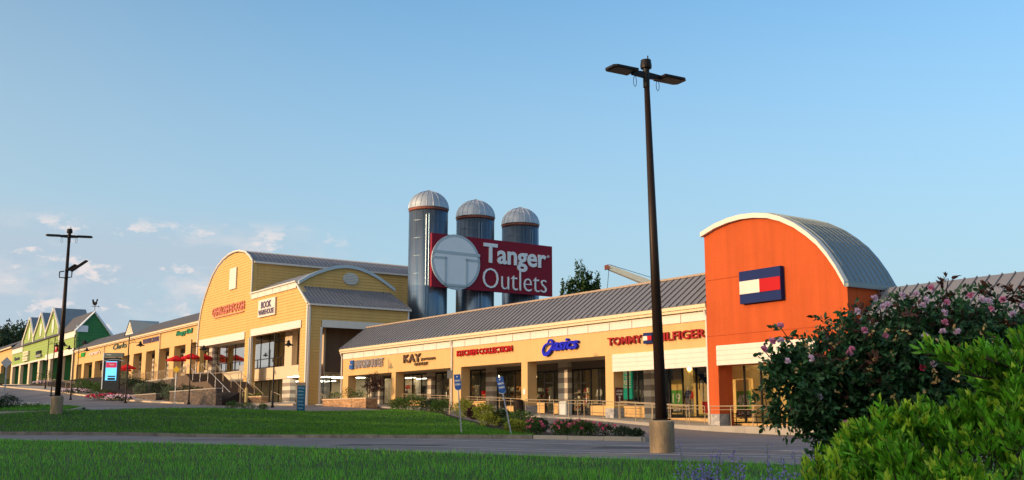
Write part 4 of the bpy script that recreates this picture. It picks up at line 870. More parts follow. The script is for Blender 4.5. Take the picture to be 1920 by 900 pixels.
railing(rl(69.0, 61.5, 43.2), 'railing below the window under the red capitals'); railing(rl(79.4, 71.5, 43.2), 'railing below the shop under the bronze letters window'); railing(rl(41.2, 33.5, 41.4), 'railing in front of the black bench')
bn = thing('bench', 'black slatted metal bench under the orange tower', 'bench', P(40.5, 43.4, fl(40.5)))
def bench(o, s0, s1, t, z):
    mb = MB()
    for k in range(6): mb.box(s0, s1, t + k * .08, t + k * .08 + .05, z + .43, z + .455)
    mb.build('seat', M_BLACK, o)
    mb = MB(); n = 26
    for k in range(n + 1): s = s0 + (s1 - s0) * k / n; mb.tube([P(s, t + .45, z + .46), P(s, t + .52, z + .72), P(s, t + .56, z + .88)], .01, 4)
    mb.tube([P(s0, t + .56, z + .88), P(s1, t + .56, z + .88)], .022, 6).tube([P(s0, t + .46, z + .5), P(s1, t + .46, z + .5)], .018, 6); mb.build('backrest', M_BLACK, o)
    for s in (s0, s1):
        MB().tube([P(s, t + .56, z + .88), P(s, t + .46, z + .45), P(s, t + .5, z)], .024, 6).build('leg', M_BLACK, o)
        MB().tube([P(s, t + .5, z + .66), P(s, t + .2, z + .70), P(s, t - .02, z + .62), P(s, t - .02, z + .45), P(s, t + .02, z)], .024, 6).build('armrest', M_BLACK, o)
bench(bn, 39.5, 41.45, 43.2, fl(40.5))
tc = thing('trash_bin', 'dark slatted bin with full top by the shoe shop column', 'bin', P(60.6, 42.2, fl(60.6)))
c = P(60.6, 42.2, fl(60.6)); MB().lathe(c, [(.26, 0), (.3, .05), (.32, .85), (.33, .9)], 16).build('drum', mat('brown bin', (.07, .045, .035), .6), tc, True); mb = MB()
for k in range(16): a = k * math.pi / 8; mb.tube([(c[0] + .335 * math.cos(a), c[1] + .335 * math.sin(a), c[2] + .05), (c[0] + .335 * math.cos(a), c[1] + .335 * math.sin(a), c[2] + .88)], .02, 4)
mb.build('slats', M_BLACK, tc); MB().lathe((c[0], c[1], c[2] + .9), [(.36, 0), (.36, .05), (.25, .1), (.05, .12)], 16).build('lid', M_BLACK, tc, True)
ub = thing('utility_cabinet', 'pale grey cabinet beside the banded pillar left of the sliding doors', 'cabinet', P(58.9, 44.4, fl(58.9))); MB().box(58.5, 59.3, 44.8, 45.3, fl(58.9), fl(58.9) + .95).build('body', mat('pale grey cabinet', (.52, .55, .56), .5), ub); MB().box(58.55, 59.25, 44.77, 44.798, fl(58.9) + .05, fl(58.9) + .88).build('door', MATS['pale grey cabinet'], ub)
def plate(label, s0, s1, z0, z1, m, t, body=None, bm_=None, cat='sign', grp=None):
    o = thing('wall_plate' if cat == 'sign' else cat.replace(' ', '_'), label, cat, P(s0, t, z0), grp); MB().box(min(s0, s1), max(s0, s1), t - .03, t, z0, z1).build('board', m, o)
    if body:
        n = len(body); 
        for i, b in enumerate(body):
            h = (z1 - z0) / n; m0 = .12 * abs(s0 - s1); text(b, FT, max(s0, s1) - m0, min(s0, s1) + m0, z1 - (i + 1) * h + h * .2, z1 - i * h - h * .2, t - .045, t - .031, bm_, o, .02, name='print')
    return o
plate('small white notice on the column left of the shoe shop', 60.72, 60.40, 1.75, 2.15, M_WHITE, 42.69)
o = thing('wall_plate', 'brown ACCESS RAMP notice with an arrow on the column below the dark red letters', 'sign', P(50.8, 43.3, 1.3)); MB().box(50.78, 50.815, 42.8, 43.45, 1.05, 2.0).build('board', mat('brown plate', (.10, .03, .035), .6), o)
for i, b in enumerate(('ACCESS', 'RAMP')): text(b, FS, 42.88, 43.37, 1.72 - i * .2, 1.86 - i * .2, 50.765, 50.779, M_WHITE, o, .02, name='print')
mb = MB(); mb.prism([(43.12, 1.5), (43.24, 1.36), (43.16, 1.36), (43.16, 1.14), (43.08, 1.14), (43.08, 1.36), (43.0, 1.36)], FS, 50.765, 50.779); mb.build('arrow', M_WHITE, o)
o = plate('teal banner with white words in the shop window', 54.75, 53.15, 1.35, 3.6, M_TEAL, 46.35, None, None, 'banner')
for i, (b, h) in enumerate((('BUY ONE', .2), ('GET ONE', .2), ('FREE', .34), ('PRE-OWNED', .14))): z = (3.0, 2.72, 2.3, 2.08)[i]; text(b, FT, 54.4, 53.35, z, z + h, 46.29, 46.318, M_WHITE, o, .03, name='print')
def sale(s0, s1, num, label, t=46.6, z=0):
    o = thing('sale_poster', label, 'poster', P(s0, t, z), 'green sale posters in the shop windows'); MB().box(s1, s0, t - .03, t, .35 + z, 2.5 + z).build('board', M_WALLY, o); MB().box(s1 + .02, s0 - .02, t - .05, t - .031, .85 + z, 1.85 + z).build('green_panel', M_POSTG, o)
    text(num, FT, s0 - .12, s1 + .12, 1.05 + z, 1.65 + z, t - .07, t - .051, M_WHITE, o, .01, name='number'); MB().box(s1 + .02, s0 - .02, t - .05, t - .031, .45 + z, .80 + z).build('black_panel', M_BLACK, o); text('SALE', FT, s0 - .15, s1 + .15, .53 + z, .72 + z, t - .07, t - .051, M_WHITE, o, .02, name='print')
sale(49.7, 48.75, '19', 'green 19 price poster behind the lot lamp post'); sale(42.15, 41.0, '40%', 'green percent-off poster in the window behind the bench', 44.5, -.25)
MB().box(44.5, 50.6, 48.5, 48.6, .0, 3.6).build('yellow_partition', M_WALLY, A)
MB().box(50.6, 57.5, 49.5, 49.6, .0, 4.2).build('dark_partition', mat('dark partition', (.05, .05, .06), .7), A)
lp = thing('lifestyle_poster', 'tall poster of a woman in red trousers with navy corner and letters STY', 'poster', P(46.5, 46.5, .3)); MB().box(45.0, 46.9, 46.50, 46.53, .3, 3.3).build('board', M_WALLY, lp)
mb = MB(); mb.prism([(45.0, 3.3), (46.9, 3.3), (46.9, 3.1), (45.0, 1.5)], FT, 46.48, 46.499); mb.build('navy_corner', M_NAVY, lp); text('STY', FT, 45.9, 45.1, 2.6, 2.85, 46.46, 46.479, M_WHITE, lp, .02, name='print')
mb = MB(); mb.prism([(45.5, .4), (46.1, .4), (46.15, 1.1), (45.5, 1.1)], FT, 46.47, 46.499); mb.build('red_trousers', M_RED, lp); mb = MB(); mb.prism([(45.35, 1.1), (46.2, 1.1), (46.35, 1.9), (46.0, 2.2), (45.5, 1.9)], FT, 46.47, 46.499); mb.build('coat', M_CLO[0], lp)
mb = MB(); mb.prism([(46.15 + .17 * math.cos(k * .63), 2.32 + .2 * math.sin(k * .63)) for k in range(10)], FT, 46.47, 46.499); mb.build('face', M_SKIN, lp); mb = MB(); mb.prism([(46.0, 2.5), (46.35, 2.55), (46.4, 1.9), (46.33, 1.8), (46.3, 2.4), (46.05, 2.42)], FT, 46.455, 46.469); mb.build('hair', M_BROWN, lp)
lp.location = Vector(lp.location) + Vector(P(.75, 0, 0))
def mannequin(s, t, z, top, leg, label, arms=0):
    bm = bmesh.new(); J = {}
    jt = dict(pel=(0, 0, .95, .13), wst=(0, 0, 1.12, .11), chs=(0, 0, 1.35, .14), nek=(0, 0, 1.5, .055), hed=(0, -.01, 1.64, .085), hdt=(0, -.01, 1.74, .07), shl=(-.17, 0, 1.42, .06), shr=(.17, 0, 1.42, .06), ell=(-.25, .03, 1.15, .042), elr=(.25, -.03, 1.16, .042), hal=(-.2, -.1, .95, .03), har=(.24 - .1 * arms, -.14, .97 + .15 * arms, .03), hil=(-.09, 0, .88, .095), hir=(.09, 0, .88, .095), knl=(-.1, -.02, .48, .06), knr=(.11, .02, .48, .06), fl=(-.11, .02, .06, .045), fr=(.13, 0, .06, .045), tl=(-.12, -.13, .03, .035), tr=(.15, -.14, .03, .035))
    ix = {}; me = bpy.data.meshes.new('mannequin_body'); vs = []; 
    for k, v in jt.items(): ix[k] = len(vs); vs.append(v[:3])
    ed = [('pel', 'wst'), ('wst', 'chs'), ('chs', 'nek'), ('nek', 'hed'), ('hed', 'hdt'), ('chs', 'shl'), ('chs', 'shr'), ('shl', 'ell'), ('ell', 'hal'), ('shr', 'elr'), ('elr', 'har'), ('pel', 'hil'), ('pel', 'hir'), ('hil', 'knl'), ('hir', 'knr'), ('knl', 'fl'), ('knr', 'fr'), ('fl', 'tl'), ('fr', 'tr')]
    me.from_pydata(vs, [(ix[a], ix[b]) for a, b in ed], []); ob = bpy.data.objects.new('mannequin_body', me); COL.objects.link(ob); sk = ob.modifiers.new('s', 'SKIN')
    for k, v in jt.items(): d = me.skin_vertices[0].data[ix[k]]; d.radius = (v[3], v[3] * .8); d.use_root = (k == 'pel')
    sb = ob.modifiers.new('u', 'SUBSURF'); sb.levels = 1; sb.render_levels = 1
    dg = bpy.context.evaluated_depsgraph_get(); m2 = bpy.data.meshes.new_from_object(ob.evaluated_get(dg)); bpy.data.objects.remove(ob)
    o = thing('mannequin', label, 'mannequin', P(s, t, z), 'mannequins in the shop window'); b = bpy.data.objects.new('body', m2); COL.objects.link(b); b.parent = o; b.rotation_euler = (0, 0, -R(55.5) + R(180) * 0); m2.materials.append(M_SKIN)
    rot = lambda x, y: P(s - x, t + y, 0)[:2]
    def garment(nm, prof, m, n=14):
        mb = MB(); vs = []
        for (zz, cx_, rx, ry) in prof:
            for k in range(n): a = 2 * math.pi * k / n; q = rot(cx_ + rx * math.cos(a), ry * math.sin(a)); vs.append((q[0], q[1], z + zz))
        mb.add(vs, [(i * n + k, i * n + (k + 1) % n, (i + 1) * n + (k + 1) % n, (i + 1) * n + k) for i in range(len(prof) - 1) for k in range(n)]); mb.build(nm, m, o, True)
    garment('top', [(.86, 0, .17, .13), (1.1, 0, .155, .12), (1.32, 0, .185, .14), (1.45, 0, .2, .11), (1.5, 0, .08, .07)], top)
    for e in (-1, 1):
        garment('trouser_leg', [(.1, e * .115, .075, .075), (.48, e * .11, .09, .09), (.86, e * .085, .115, .125), (.97, e * .05, .13, .13)], leg)
        mb = MB(); q0, q1, q2 = rot(e * .18, 0), rot(e * .26, .0), rot(e * .24, -.09); mb.tube([(q0[0], q0[1], z + 1.44), (q1[0], q1[1], z + 1.16), (q2[0], q2[1], z + 1.0)], [.075, .062, .05], 8); mb.build('sleeve', top, o, True)
for s, t, a, b_, lb in ((53.45, 47.0, 0, 3, 'mannequin in tan jacket right of the teal banner'), (52.75, 47.1, 1, 3, 'mannequin in grey top in the middle of the window group'), (52.15, 46.9, 4, 1, 'mannequin in a pale jacket by the banded pillar'), (48.65, 47.0, 3, 1, 'mannequin in navy top in front of the yellow partition'), (47.95, 46.9, 2, 1, 'mannequin in red and grey top beside the poster'), (57.5, 47.0, 4, 1, 'mannequin in a white jacket behind the shoe shop glass'), (42.0, 44.8, 3, 3, 'dark clothed mannequin in the window under the orange tower')):
    mannequin(s, t, fl(s) + .35, M_CLO[a], M_CLO[b_], lb)

# ------------------------------------------------------------------ plants
def leafmesh(name, Cn, Dr, Ln, Wd, m, parent, o3=None, droop=.0):
    N = len(Cn); Dr = Dr / (np.linalg.norm(Dr, axis=1, keepdims=True) + 1e-9); rnd = RNG.normal(size=(N, 3)); sd = np.cross(Dr, rnd); sd /= (np.linalg.norm(sd, axis=1, keepdims=True) + 1e-9); up = np.cross(sd, Dr)
    Ln = np.asarray(Ln)[:, None] * np.ones((N, 1)); Wd = np.asarray(Wd)[:, None] * np.ones((N, 1))
    a = Cn; tip = Cn + Dr * Ln - up * Ln * droop; k1 = Cn + Dr * Ln * .35; k2 = Cn + Dr * Ln * .7 - up * Ln * droop * .4
    v = np.stack([a, k1 + sd * Wd * .5 + up * Wd * .18, k2 + sd * Wd * .38 + up * Wd * .15, tip, k2 - sd * Wd * .38 + up * Wd * .15, k1 - sd * Wd * .5 + up * Wd * .18, k1, k2], 1)
    b = np.arange(N)[:, None] * 8; tri = [(0, 6, 1), (6, 7, 2), (6, 2, 1), (7, 3, 2), (0, 5, 6), (6, 5, 4), (6, 4, 7), (7, 4, 3)]
    loops = np.concatenate([b + np.array(t)[None] for t in tri], 1).reshape(-1); nf = N * 8
    o3 = ORG[parent.name] if parent else (o3 or (0, 0, 0)); v = v.reshape(-1, 3) - np.array(o3)
    me = bpy.data.meshes.new(name); me.vertices.add(len(v)); me.vertices.foreach_set('co', v.reshape(-1)); me.loops.add(len(loops)); me.loops.foreach_set('vertex_index', loops); me.polygons.add(nf); me.polygons.foreach_set('loop_start', np.arange(nf) * 3)
    me.update(calc_edges=True); me.materials.append(m); o = bpy.data.objects.new(name, me); COL.objects.link(o)
    if parent: o.parent = parent
    else: o.location = o3
    ORG[o.name] = o3; return o
def rdir(n, up=0.3):
    d = RNG.normal(size=(n, 3)); d /= np.linalg.norm(d, axis=1, keepdims=True); d[:, 2] += up; return d
def shrub(label, loc, rx, h, m, n=900, leaf=.07, name='shrub', cat='shrub', grp=None, flowers=None, fn=60, fs=.06, lump=.22, ry=None):
    ry = ry or rx; o = thing(name, label, cat, loc, grp); c = np.array(loc); d = rdir(n, 0.25); d /= np.linalg.norm(d, axis=1, keepdims=True); k = (RNG.random(n) ** .35)[:, None]
    ph = RNG.random(3) * 6; lum = (1 + lump * (np.sin(d[:, 0] * 4 + ph[0]) * np.sin(d[:, 1] * 5 + ph[1]) + .5 * np.sin(d[:, 2] * 7 + d[:, 0] * 6 + ph[2])))[:, None]
    p = c + d * k * lum * np.array([rx, ry, h * .55]) + np.array([0, 0, h * .45]); p[:, 2] = np.maximum(p[:, 2], c[2] + .01)
    leafmesh('foliage', p, d + RNG.normal(0, .6, (n, 3)), leaf * (.6 + RNG.random(n) * .8), leaf * .5 * (.7 + RNG.random(n) * .6), m, o)
    mb = MB()
    for i in range(6): a = random.random() * 6.28; mb.tube([tuple(c), (c[0] + rx * .3 * math.cos(a), c[1] + ry * .3 * math.sin(a), c[2] + h * .35), (c[0] + rx * .6 * math.cos(a), c[1] + ry * .6 * math.sin(a), c[2] + h * .7)], [.02, .014, .006], 5)
    mb.build('stem', M_BARK, o)
    if flowers:
        d = rdir(fn, .5); d[:, 2] = np.abs(d[:, 2]); d /= np.linalg.norm(d, axis=1, keepdims=True); q = c + d * np.array([rx, ry, h * .55]) * 1.06 + np.array([0, 0, h * .45]); q = np.repeat(q, 5, 0) + RNG.normal(0, fs * .25, (fn * 5, 3))
        leafmesh('blossoms', q, rdir(fn * 5, .4), np.full(fn * 5, fs), np.full(fn * 5, fs * .9), flowers, o)
    return o
def gz(x, y, off=.1): return (x, y, H(x, y) + off)
def gpt(px, Y, off=.1): x, y = xy(px, Y); return gz(x, y, off)
# bed by the arcade: green and golden shrubs
for px, Y, rx, h, m, lb in ((748, 81.5, .8, .9, M_LSHR, 'round green shrub at the left end of the bed beside the stone planter'), (776, 80, 1.15, 1.2, M_LSHR, 'largest green shrub at the bed below the shop under the bronze letters'), (808, 78, .85, .9, M_LDARK, 'dark low shrub left of the wall downpipe'), (826, 77, .8, .85, M_LSHR, 'mid green shrub left of the nearer blue sign'),
        (872, 71, .75, 1.1, M_LGOLD, 'yellow green shrub right behind the nearer blue sign'), (888, 69, .45, .7, M_LPURP, 'small reddish shrub between two golden shrubs'), (908, 67.5, .75, 1.0, M_LGOLD, 'golden shrub below the shop under the red capitals railing'), (922, 62, .75, .75, M_LGOLD, 'bright golden shrub lowest in the mulch bed'), (942, 62, .65, .9, M_LDARK, 'dark green shrub beside the farther blue sign'),
        (974, 58, .8, .95, M_LSHR, 'bushy green shrub right of the farther blue sign'), (968, 53, .65, .6, M_LGOLD, 'golden green shrub low in front of the bushy green one'), (1008, 55, .6, .65, M_LDARK, 'dark evergreen shrub behind the first rose clump'), (1062, 53, .65, .55, M_LDARK, 'dark evergreen shrub behind the second rose clump')):
    shrub(lb, gpt(px, Y), rx, h, m, n=1500, leaf=.105, grp='shrubs in the mulch bed by the arcade')
for px, Y, rx, h, lb in ((1000, 45, .40, .65, 'pink rose clump nearest the farther blue sign'), (1052, 44.5, .42, .6, 'pink rose clump second from the left in the mulch bed'), (1088, 43.5, .42, .62, 'widest pink rose clump in the middle of the bed'), (1104, 43.5, .35, .55, 'pink rose clump just right of the widest one')):
    shrub(lb, gpt(px, Y), rx, h, M_LSHR, n=1100, leaf=.07, name='rose_clump', cat='rose bush', grp='pink roses in the mulch bed', flowers=M_PINK2, fn=20, fs=.085)
for px, Y, rx, h, lb, fl_ in ((1136, 41.5, .45, .5, 'dark shrub with red blossoms in the mulch bed', M_MAG), (1168, 40, .38, .4, 'low dark green shrub near the right end of the mulch bed', None), (1192, 39.5, .33, .32, 'smallest dark shrub at the right end of the mulch bed', None)):
    shrub(lb, gpt(px, Y), rx, h, M_LDARK, n=1000, leaf=.06, grp='low dark shrubs at the bed end', flowers=fl_, fn=8, fs=.09)
# left side plantings
for px, Y, rx, h, m, lb in ((14, 60, .62, .75, M_LDARK, 'dark green shrub on the small lawn island at the left edge'), (-8, 59, .5, .5, M_LDARK, 'low shrub cut by the left picture edge')):
    shrub(lb, gpt(px, Y, .12), rx, h, m, n=900, leaf=.08, grp='shrubs on the left lawn island')
shrub('carpet of small white flowers behind the island shrub', gpt(52, 63, .12), 1.3, .18, M_LSHR, n=500, leaf=.06, name='flower_bed', cat='flower bed', flowers=M_WHITE, fn=60, fs=.07, ry=.5)
for px, Y, rx, h, lb in ((433, 69.5, .42, .5, 'left of three light green shrubs on the berm crest'), (460, 70, .6, .45, 'middle shrub of the three on the berm crest'), (492, 70.5, .34, .42, 'right small shrub of the three on the berm crest')):
    shrub(lb, gpt(px, Y, .12), rx, h, M_LSHR, n=500, leaf=.08, grp='shrubs on the berm crest')
for px, t, rx, h, m, lb in ((150, 31, 1.3, 1.6, M_LSHR, 'tall round green shrub left of the kiosk'), (167, 31, 1.2, 1.5, M_LSHR, 'second round green shrub left of the kiosk'), (184, 31.5, 1.3, 1.3, M_LSHR, 'wide green shrub at the foot of the kiosk'), (82, 40, 2.2, 2.6, M_LSHR, 'large green shrub in front of the green building columns')):
    k = (px - 960) / 1979.0; Y = t / (DX * k + DY); x, y = k * Y, Y
    shrub(lb, gz(x, y, .15), rx, h, m, n=900, leaf=.16, grp='shrubs by the upper arcade walk')
for px, t, rx, fm, lb in ((84, 37, 2.6, M_PALEP, 'long low bed of pink flowers under the large shrub'), (140, 29.5, 2.0, M_PALEP, 'lilac pink flower bed left of the round shrubs'), (196, 29.0, 2.2, M_MAG, 'pink and white flower bed below the kiosk'), (222, 29.3, 1.5, M_PALEP, 'white and pink flowers at the street lamp foot')):
    k = (px - 960) / 1979.0; Y = t / (DX * k + DY); shrub(lb, gz(k * Y, Y, .15), rx, .55, M_LDARK, n=1100, leaf=.12, name='flower_bed', cat='flower bed', grp='flower beds by the upper walk', flowers=fm, fn=75, fs=.15, ry=.8)
# stone terrace with patio, planters
def block(name, label, s0, s1, t0, t1, z0, z1, m, cap=M_CONC, cat='wall', grp=None):
    o = thing(name, label, cat, P((s0 + s1) / 2, t0, z0), grp); MB().box(s0, s1, t0, t1, z0, z1).build('masonry', m, o); MB().box(s0 - .05, s1 + .05, t0 - .05, t1 + .05, z1 + .003, z1 + .1).build('coping', cap, o); return o
block('stone_planter', 'low orange stone planter beside the column under the tall grey letters', 79.0, 87.6, 39.55, 40.6, .8, 1.72, M_STONEO, mat('planter cap', (.55, .40, .26), .8), 'planter')
block('stone_planter', 'small orange stone planter in front of the lower shop with the banded pillars', 98.0, 103.6, 37.8, 38.5, 1.3, 2.2, M_STONEO, MATS['planter cap'], 'planter')
for s, lb in ((81.5, 'left'), (83.5, 'middle'), (86, 'right')): shrub('%s plant in the orange stone planter' % lb, P(s, 40.1, 1.8), .6, .6 if s != 83.5 else .95, M_LSHR, n=320, leaf=.1, grp='plants in the stone planter')
shrub('plants along the small planter in front of the yellow building shop', P(101, 38.1, 2.25), 1.2, .35, M_LGOLD, n=300, leaf=.1, ry=.3)
block('retaining_wall', 'brown stacked stone wall beside the steps', 96.5, 111, 32.8, 33.4, 1.0, 2.85, M_STONE)
block('retaining_wall', 'short dark stone wall segment below the two round bushes', 116, 128, 32.8, 33.3, 1.6, 2.75, M_STONE)
TZ = 5.1
mb = MB(); mb.box(124.6, 160, 38.6, 43.2, 2, TZ); mb.box(124.6, 205, 43.21, 46.5, 3, 5.2); struct(mb, 'patio', M_CONC)
mb = MB(); mb.box(124.6, 160, 38.3, 38.59, 3, TZ - .2); mb.build('masonry', M_STONE, thing('terrace_wall', 'brown stone terrace wall below the red umbrellas', 'wall', P(140, 38.3, 3)))
patch('planting_bed', [sx(96.6, 33.4), sx(111, 33.4), sx(125, 33.4), sx(140, 33), sx(160, 32), sx(178, 31)], [sx(96.6, 35.1), sx(111, 35.1), sx(114, 37.4), sx(125, 38.25), sx(140, 38.3), sx(160, 38.3), sx(178, 42)], 60, 10, .2, M_MULCH, .8, zf=lambda q, z: z + np.linspace(.1, 1.0, 10)[:, None])
for px, t, rx, h, m, lb in ((262, 33.5, 1.0, 1.2, M_LGREY, 'pale grey green round bush behind the rail'), (296, 34.2, 1.1, 1.5, M_LDARK, 'dark round bush between two pale bushes'), (317, 33.6, .95, 1.2, M_LGREY, 'pale round bush right of the dark one'), (352, 35, 1.3, 1.3, M_LDARK, 'dark bush left of the steps'), (372, 35, 1.2, 1.1, M_LDARK, 'dark bush against the steps'), (225, 36, 1.6, 2.0, M_LGREY, 'olive bush behind the kiosk'), (250, 35.5, 1.5, 1.4, M_LDARK, 'dark bush behind the kiosk rail')):
    k = (px - 960) / 1979.0; Y = t / (DX * k + DY); shrub(lb, (k * Y, Y, H(k * Y, Y) + .4), rx, h * 1.15, m, n=1300, leaf=.15, grp='round bushes below the terrace')
railing([P(s, 38.7, TZ) for s in (125, 142)], 'terrace railing below the red umbrellas', m=M_RAIL, pick=1, post=2.2)
railing([P(s, 38.7, TZ) for s in (143, 159)], 'terrace railing left of the red umbrellas', m=M_RAIL, pick=1, post=2.2)
# steps down along the barn front
st = thing('staircase', 'brown staircase descending in front of the arched gable', 'stairs', P(108, 36, 1.9))
mb = MB()
for i in range(13): a = 106.2 - i * .5; mb.box(a - .5, a, 35.2, 39.4, 1.2, 3.9 - (i + 1) * .177)
for i in range(7): a = 114.0 - i * .45; mb.box(a - .45, a, 35.2, 39.4, 1.2, TZ - (i + 1) * .171)
mb.box(106.2, 110.85, 35.2, 39.4, 1.2, 3.9); mb.build('steps', mat('brown steps', (.13, .09, .065), .85, var=.15), st); MB().box(114.0, 124.6, 37.6, 39.4, 1.5, TZ).build('landing', MATS['brown steps'], st)
for t, lb in ((35.35, 'handrail on the near side of the staircase'), (37.0, 'handrail in the middle of the staircase'), (38.6, 'handrail on the wall side of the staircase')):
    railing([P(114, t, TZ), P(110.8, t, 3.9), P(106.2, t, 3.9), P(99.7, t, 1.6)], lb, h=.95, post=2.4, m=M_GALV if t < 36 else M_RAIL, mid=False)
railing([P(114.2, 37.8, TZ), P(124, 37.8, TZ)], 'landing railing left of the staircase', m=M_RAIL, mid=True)
for s, t, s2, lb in ((97.5, 38.6, 95.2, 'short curved handrail at the yellow building shop steps'), (101.5, 37.2, 98.8, 'short handrail beside the small planter'), (94.0, 41.6, 91.8, 'handrail at the side entrance of the yellow building'), (91.6, 41.0, 90.6, 'handrail at the arcade corner'), (88.6, 40.8, 87.2, 'handrail at the arcade end shop corner by the planter')):
    railing([P(s, t, fl(s) + .25), P(s2, t, fl(s2) - .1)], lb, h=.9, post=2.0, mid=False, m=M_RAIL)
railing([P(s, 30.9, HS(s, 30.9) + .15) for s in np.linspace(143, 168, 8)], 'pale walk railing between the kiosk and the pale round bush', m=M_RAIL, post=3.0)
# umbrellas
def umbrella(s, t, z, label, r=1.5):
    o = thing('patio_umbrella', label, 'umbrella', P(s, t, z), 'red patio umbrellas'); c = P(s, t, z)
    MB().tube([c, (c[0], c[1], z + 2.8)], .03, 8).build('pole', M_WHITE, o); mb = MB(); n = 8
    ring = [(c[0] + r * math.cos(k * math.pi / 4), c[1] + r * math.sin(k * math.pi / 4), z + 2.25) for k in range(n)]; low = [(p[0], p[1], p[2] - .16) for p in ring]; top = (c[0], c[1], z + 2.8)
    mb.add([top] + ring + low, [(0, 1 + k, 1 + (k + 1) % n) for k in range(n)] + [(1 + k, 9 + k, 9 + (k + 1) % n, 1 + (k + 1) % n) for k in range(n)]); mb.build('canopy', M_UMB, o)
    mb = MB(); [mb.tube([(c[0], c[1], z + 2.75), (p[0], p[1], p[2] - .01)], .012, 4) for p in ring]; mb.build('rib', M_DARK, o); MB().lathe((c[0], c[1], z), [(.28, 0), (.28, .06), (.06, .12)], 12).build('base', M_DARK, o, True); return o
u1 = umbrella(130.74, 39.2, TZ, 'red umbrella left of the lamp at the terrace, on a white pole', 1.25)
for s, t, lb in ((125.13, 39.3, 'red umbrella directly right of the first terrace umbrella'), (125.59, 41.0, 'red umbrella half hidden under the arched gable'), (155.2, 39.6, 'red umbrella behind the street lamp by the kiosk'), (163, 41, 'red umbrella partly hidden behind the kiosk side')):
    dup(u1, P(s, t, TZ), 0.3 * s, lb)
# ------------------------------------------------------------------ kiosk and small signs
def kz(px, t): k = (px - 960) / 1979.0; Y = t / (DX * k + DY); return k * Y, Y
x, y = kz(203, 31.3); z = H(x, y) + .15; ks = thing('info_kiosk', 'tall grey kiosk with a glowing blue and red directory screen', 'kiosk', (x, y, z))
def cb(mb, x0, x1, y0, y1, z0, z1): return mb.hexa([(x0, y0, z0), (x1, y0, z0), (x1, y1, z0), (x0, y1, z0), (x0, y0, z1), (x1, y0, z1), (x1, y1, z1), (x0, y1, z1)])
kh = 3.3; kb = at(203, 714, y)[2]; z = kb
cb(MB(), x - .95, x + .95, y, y + .45, z - 1, z + kh - .55).build('cabinet', mat('dark kiosk', (.03, .035, .04), .4), ks)
cb(MB(), x - 1.0, x + 1.25, y - .03, y + .48, z + kh - .5, z + kh).build('header', mat('grey green header', (.12, .15, .14), .5), ks)
cb(MB(), x - 1.08, x - .98, y - .05, y + .1, z - 1, z + kh + .02).build('side_post', M_SIGNW, ks)
mb = MB(); mb.tube([(x - 1.0 + 2.5 * k / 8, y - .07, z + kh - 1.0 + .22 * math.sin(math.pi * k / 8)) for k in range(9)], .03, 6); mb.build('arch_bar', M_SIGNG, ks)
sc_ = cb(MB(), x - .7, x + .62, y - .03, y - .002, z + .05, z + kh - 1.0).build('screen', mat('screen blue', (.1, .4, .6), emit=((.12, .50, .85), .75), var=0), ks)
cb(MB(), x - .68, x + .60, y - .045, y - .031, z + kh - 1.75, z + kh - 1.1).build('screen_banner', mat('screen red', (.3, .02, .05), emit=((.42, .03, .07), .6), var=0), sc_)
cb(MB(), x - .4, x + .5, y - .045, y - .031, z + .1, z + .35).build('screen_block', M_DARK, sc_); cb(MB(), x - .4, x + .5, y - .045, y - .031, z + .45, z + .6).build('screen_block', M_DARK, sc_)
FK = lambda u, w, d: (u, d, w)
text('Tanger', FK, x - .35, x + .3, z + kh - 1.5, z + kh - 1.28, y - .055, y - .046, M_SIGNW, sc_, .01, name='print'); text('Tanger', FK, x - .75, x - .1, z + kh - .3, z + kh - .15, y - .045, y - .031, M_SIGNW, ks, .01, name='print')
# directory sign
x, y, z = at(562, 767, 79); dsn = thing('directory_sign', 'blue directory sign panel with a tan side at the berm crest', 'sign', (x, y, z - .3))
fk = lambda u, w, d: (x + u * .97 - d * .24, y + d * .97 + u * .24, w)
mb = MB(); mb.prism(rect(-.28, .38, z - .3, z + 1.98), fk, -.02, .3); mb.build('cabinet', mat('tan cabinet', (.30, .22, .15), .7), dsn)
mb = MB(); mb.prism(rect(-.22, .38, z - .2, z + 1.75), fk, -.05, -.021); mb.build('blue_panel', mat('directory blue', (.015, .10, .18), .5), dsn)
mb = MB(); mb.prism(rect(-.30, -.28, z + .8, z + 1.75), fk, 0, .28); mb.build('white_edge', M_WHITE, dsn)
for i, b in enumerate(('GAP Outlet', 'Wilson', 'Leather', 'The Sport', 'Carter', 'The Music', 'Outlet')):
    text(b, fk, -.16, .1 + .03 * len(b) * .7, z + 1.52 - i * .25, z + 1.63 - i * .25, -.065, -.051, mat('pale blue print', (.25, .42, .52), .5), dsn, .02, name='print')
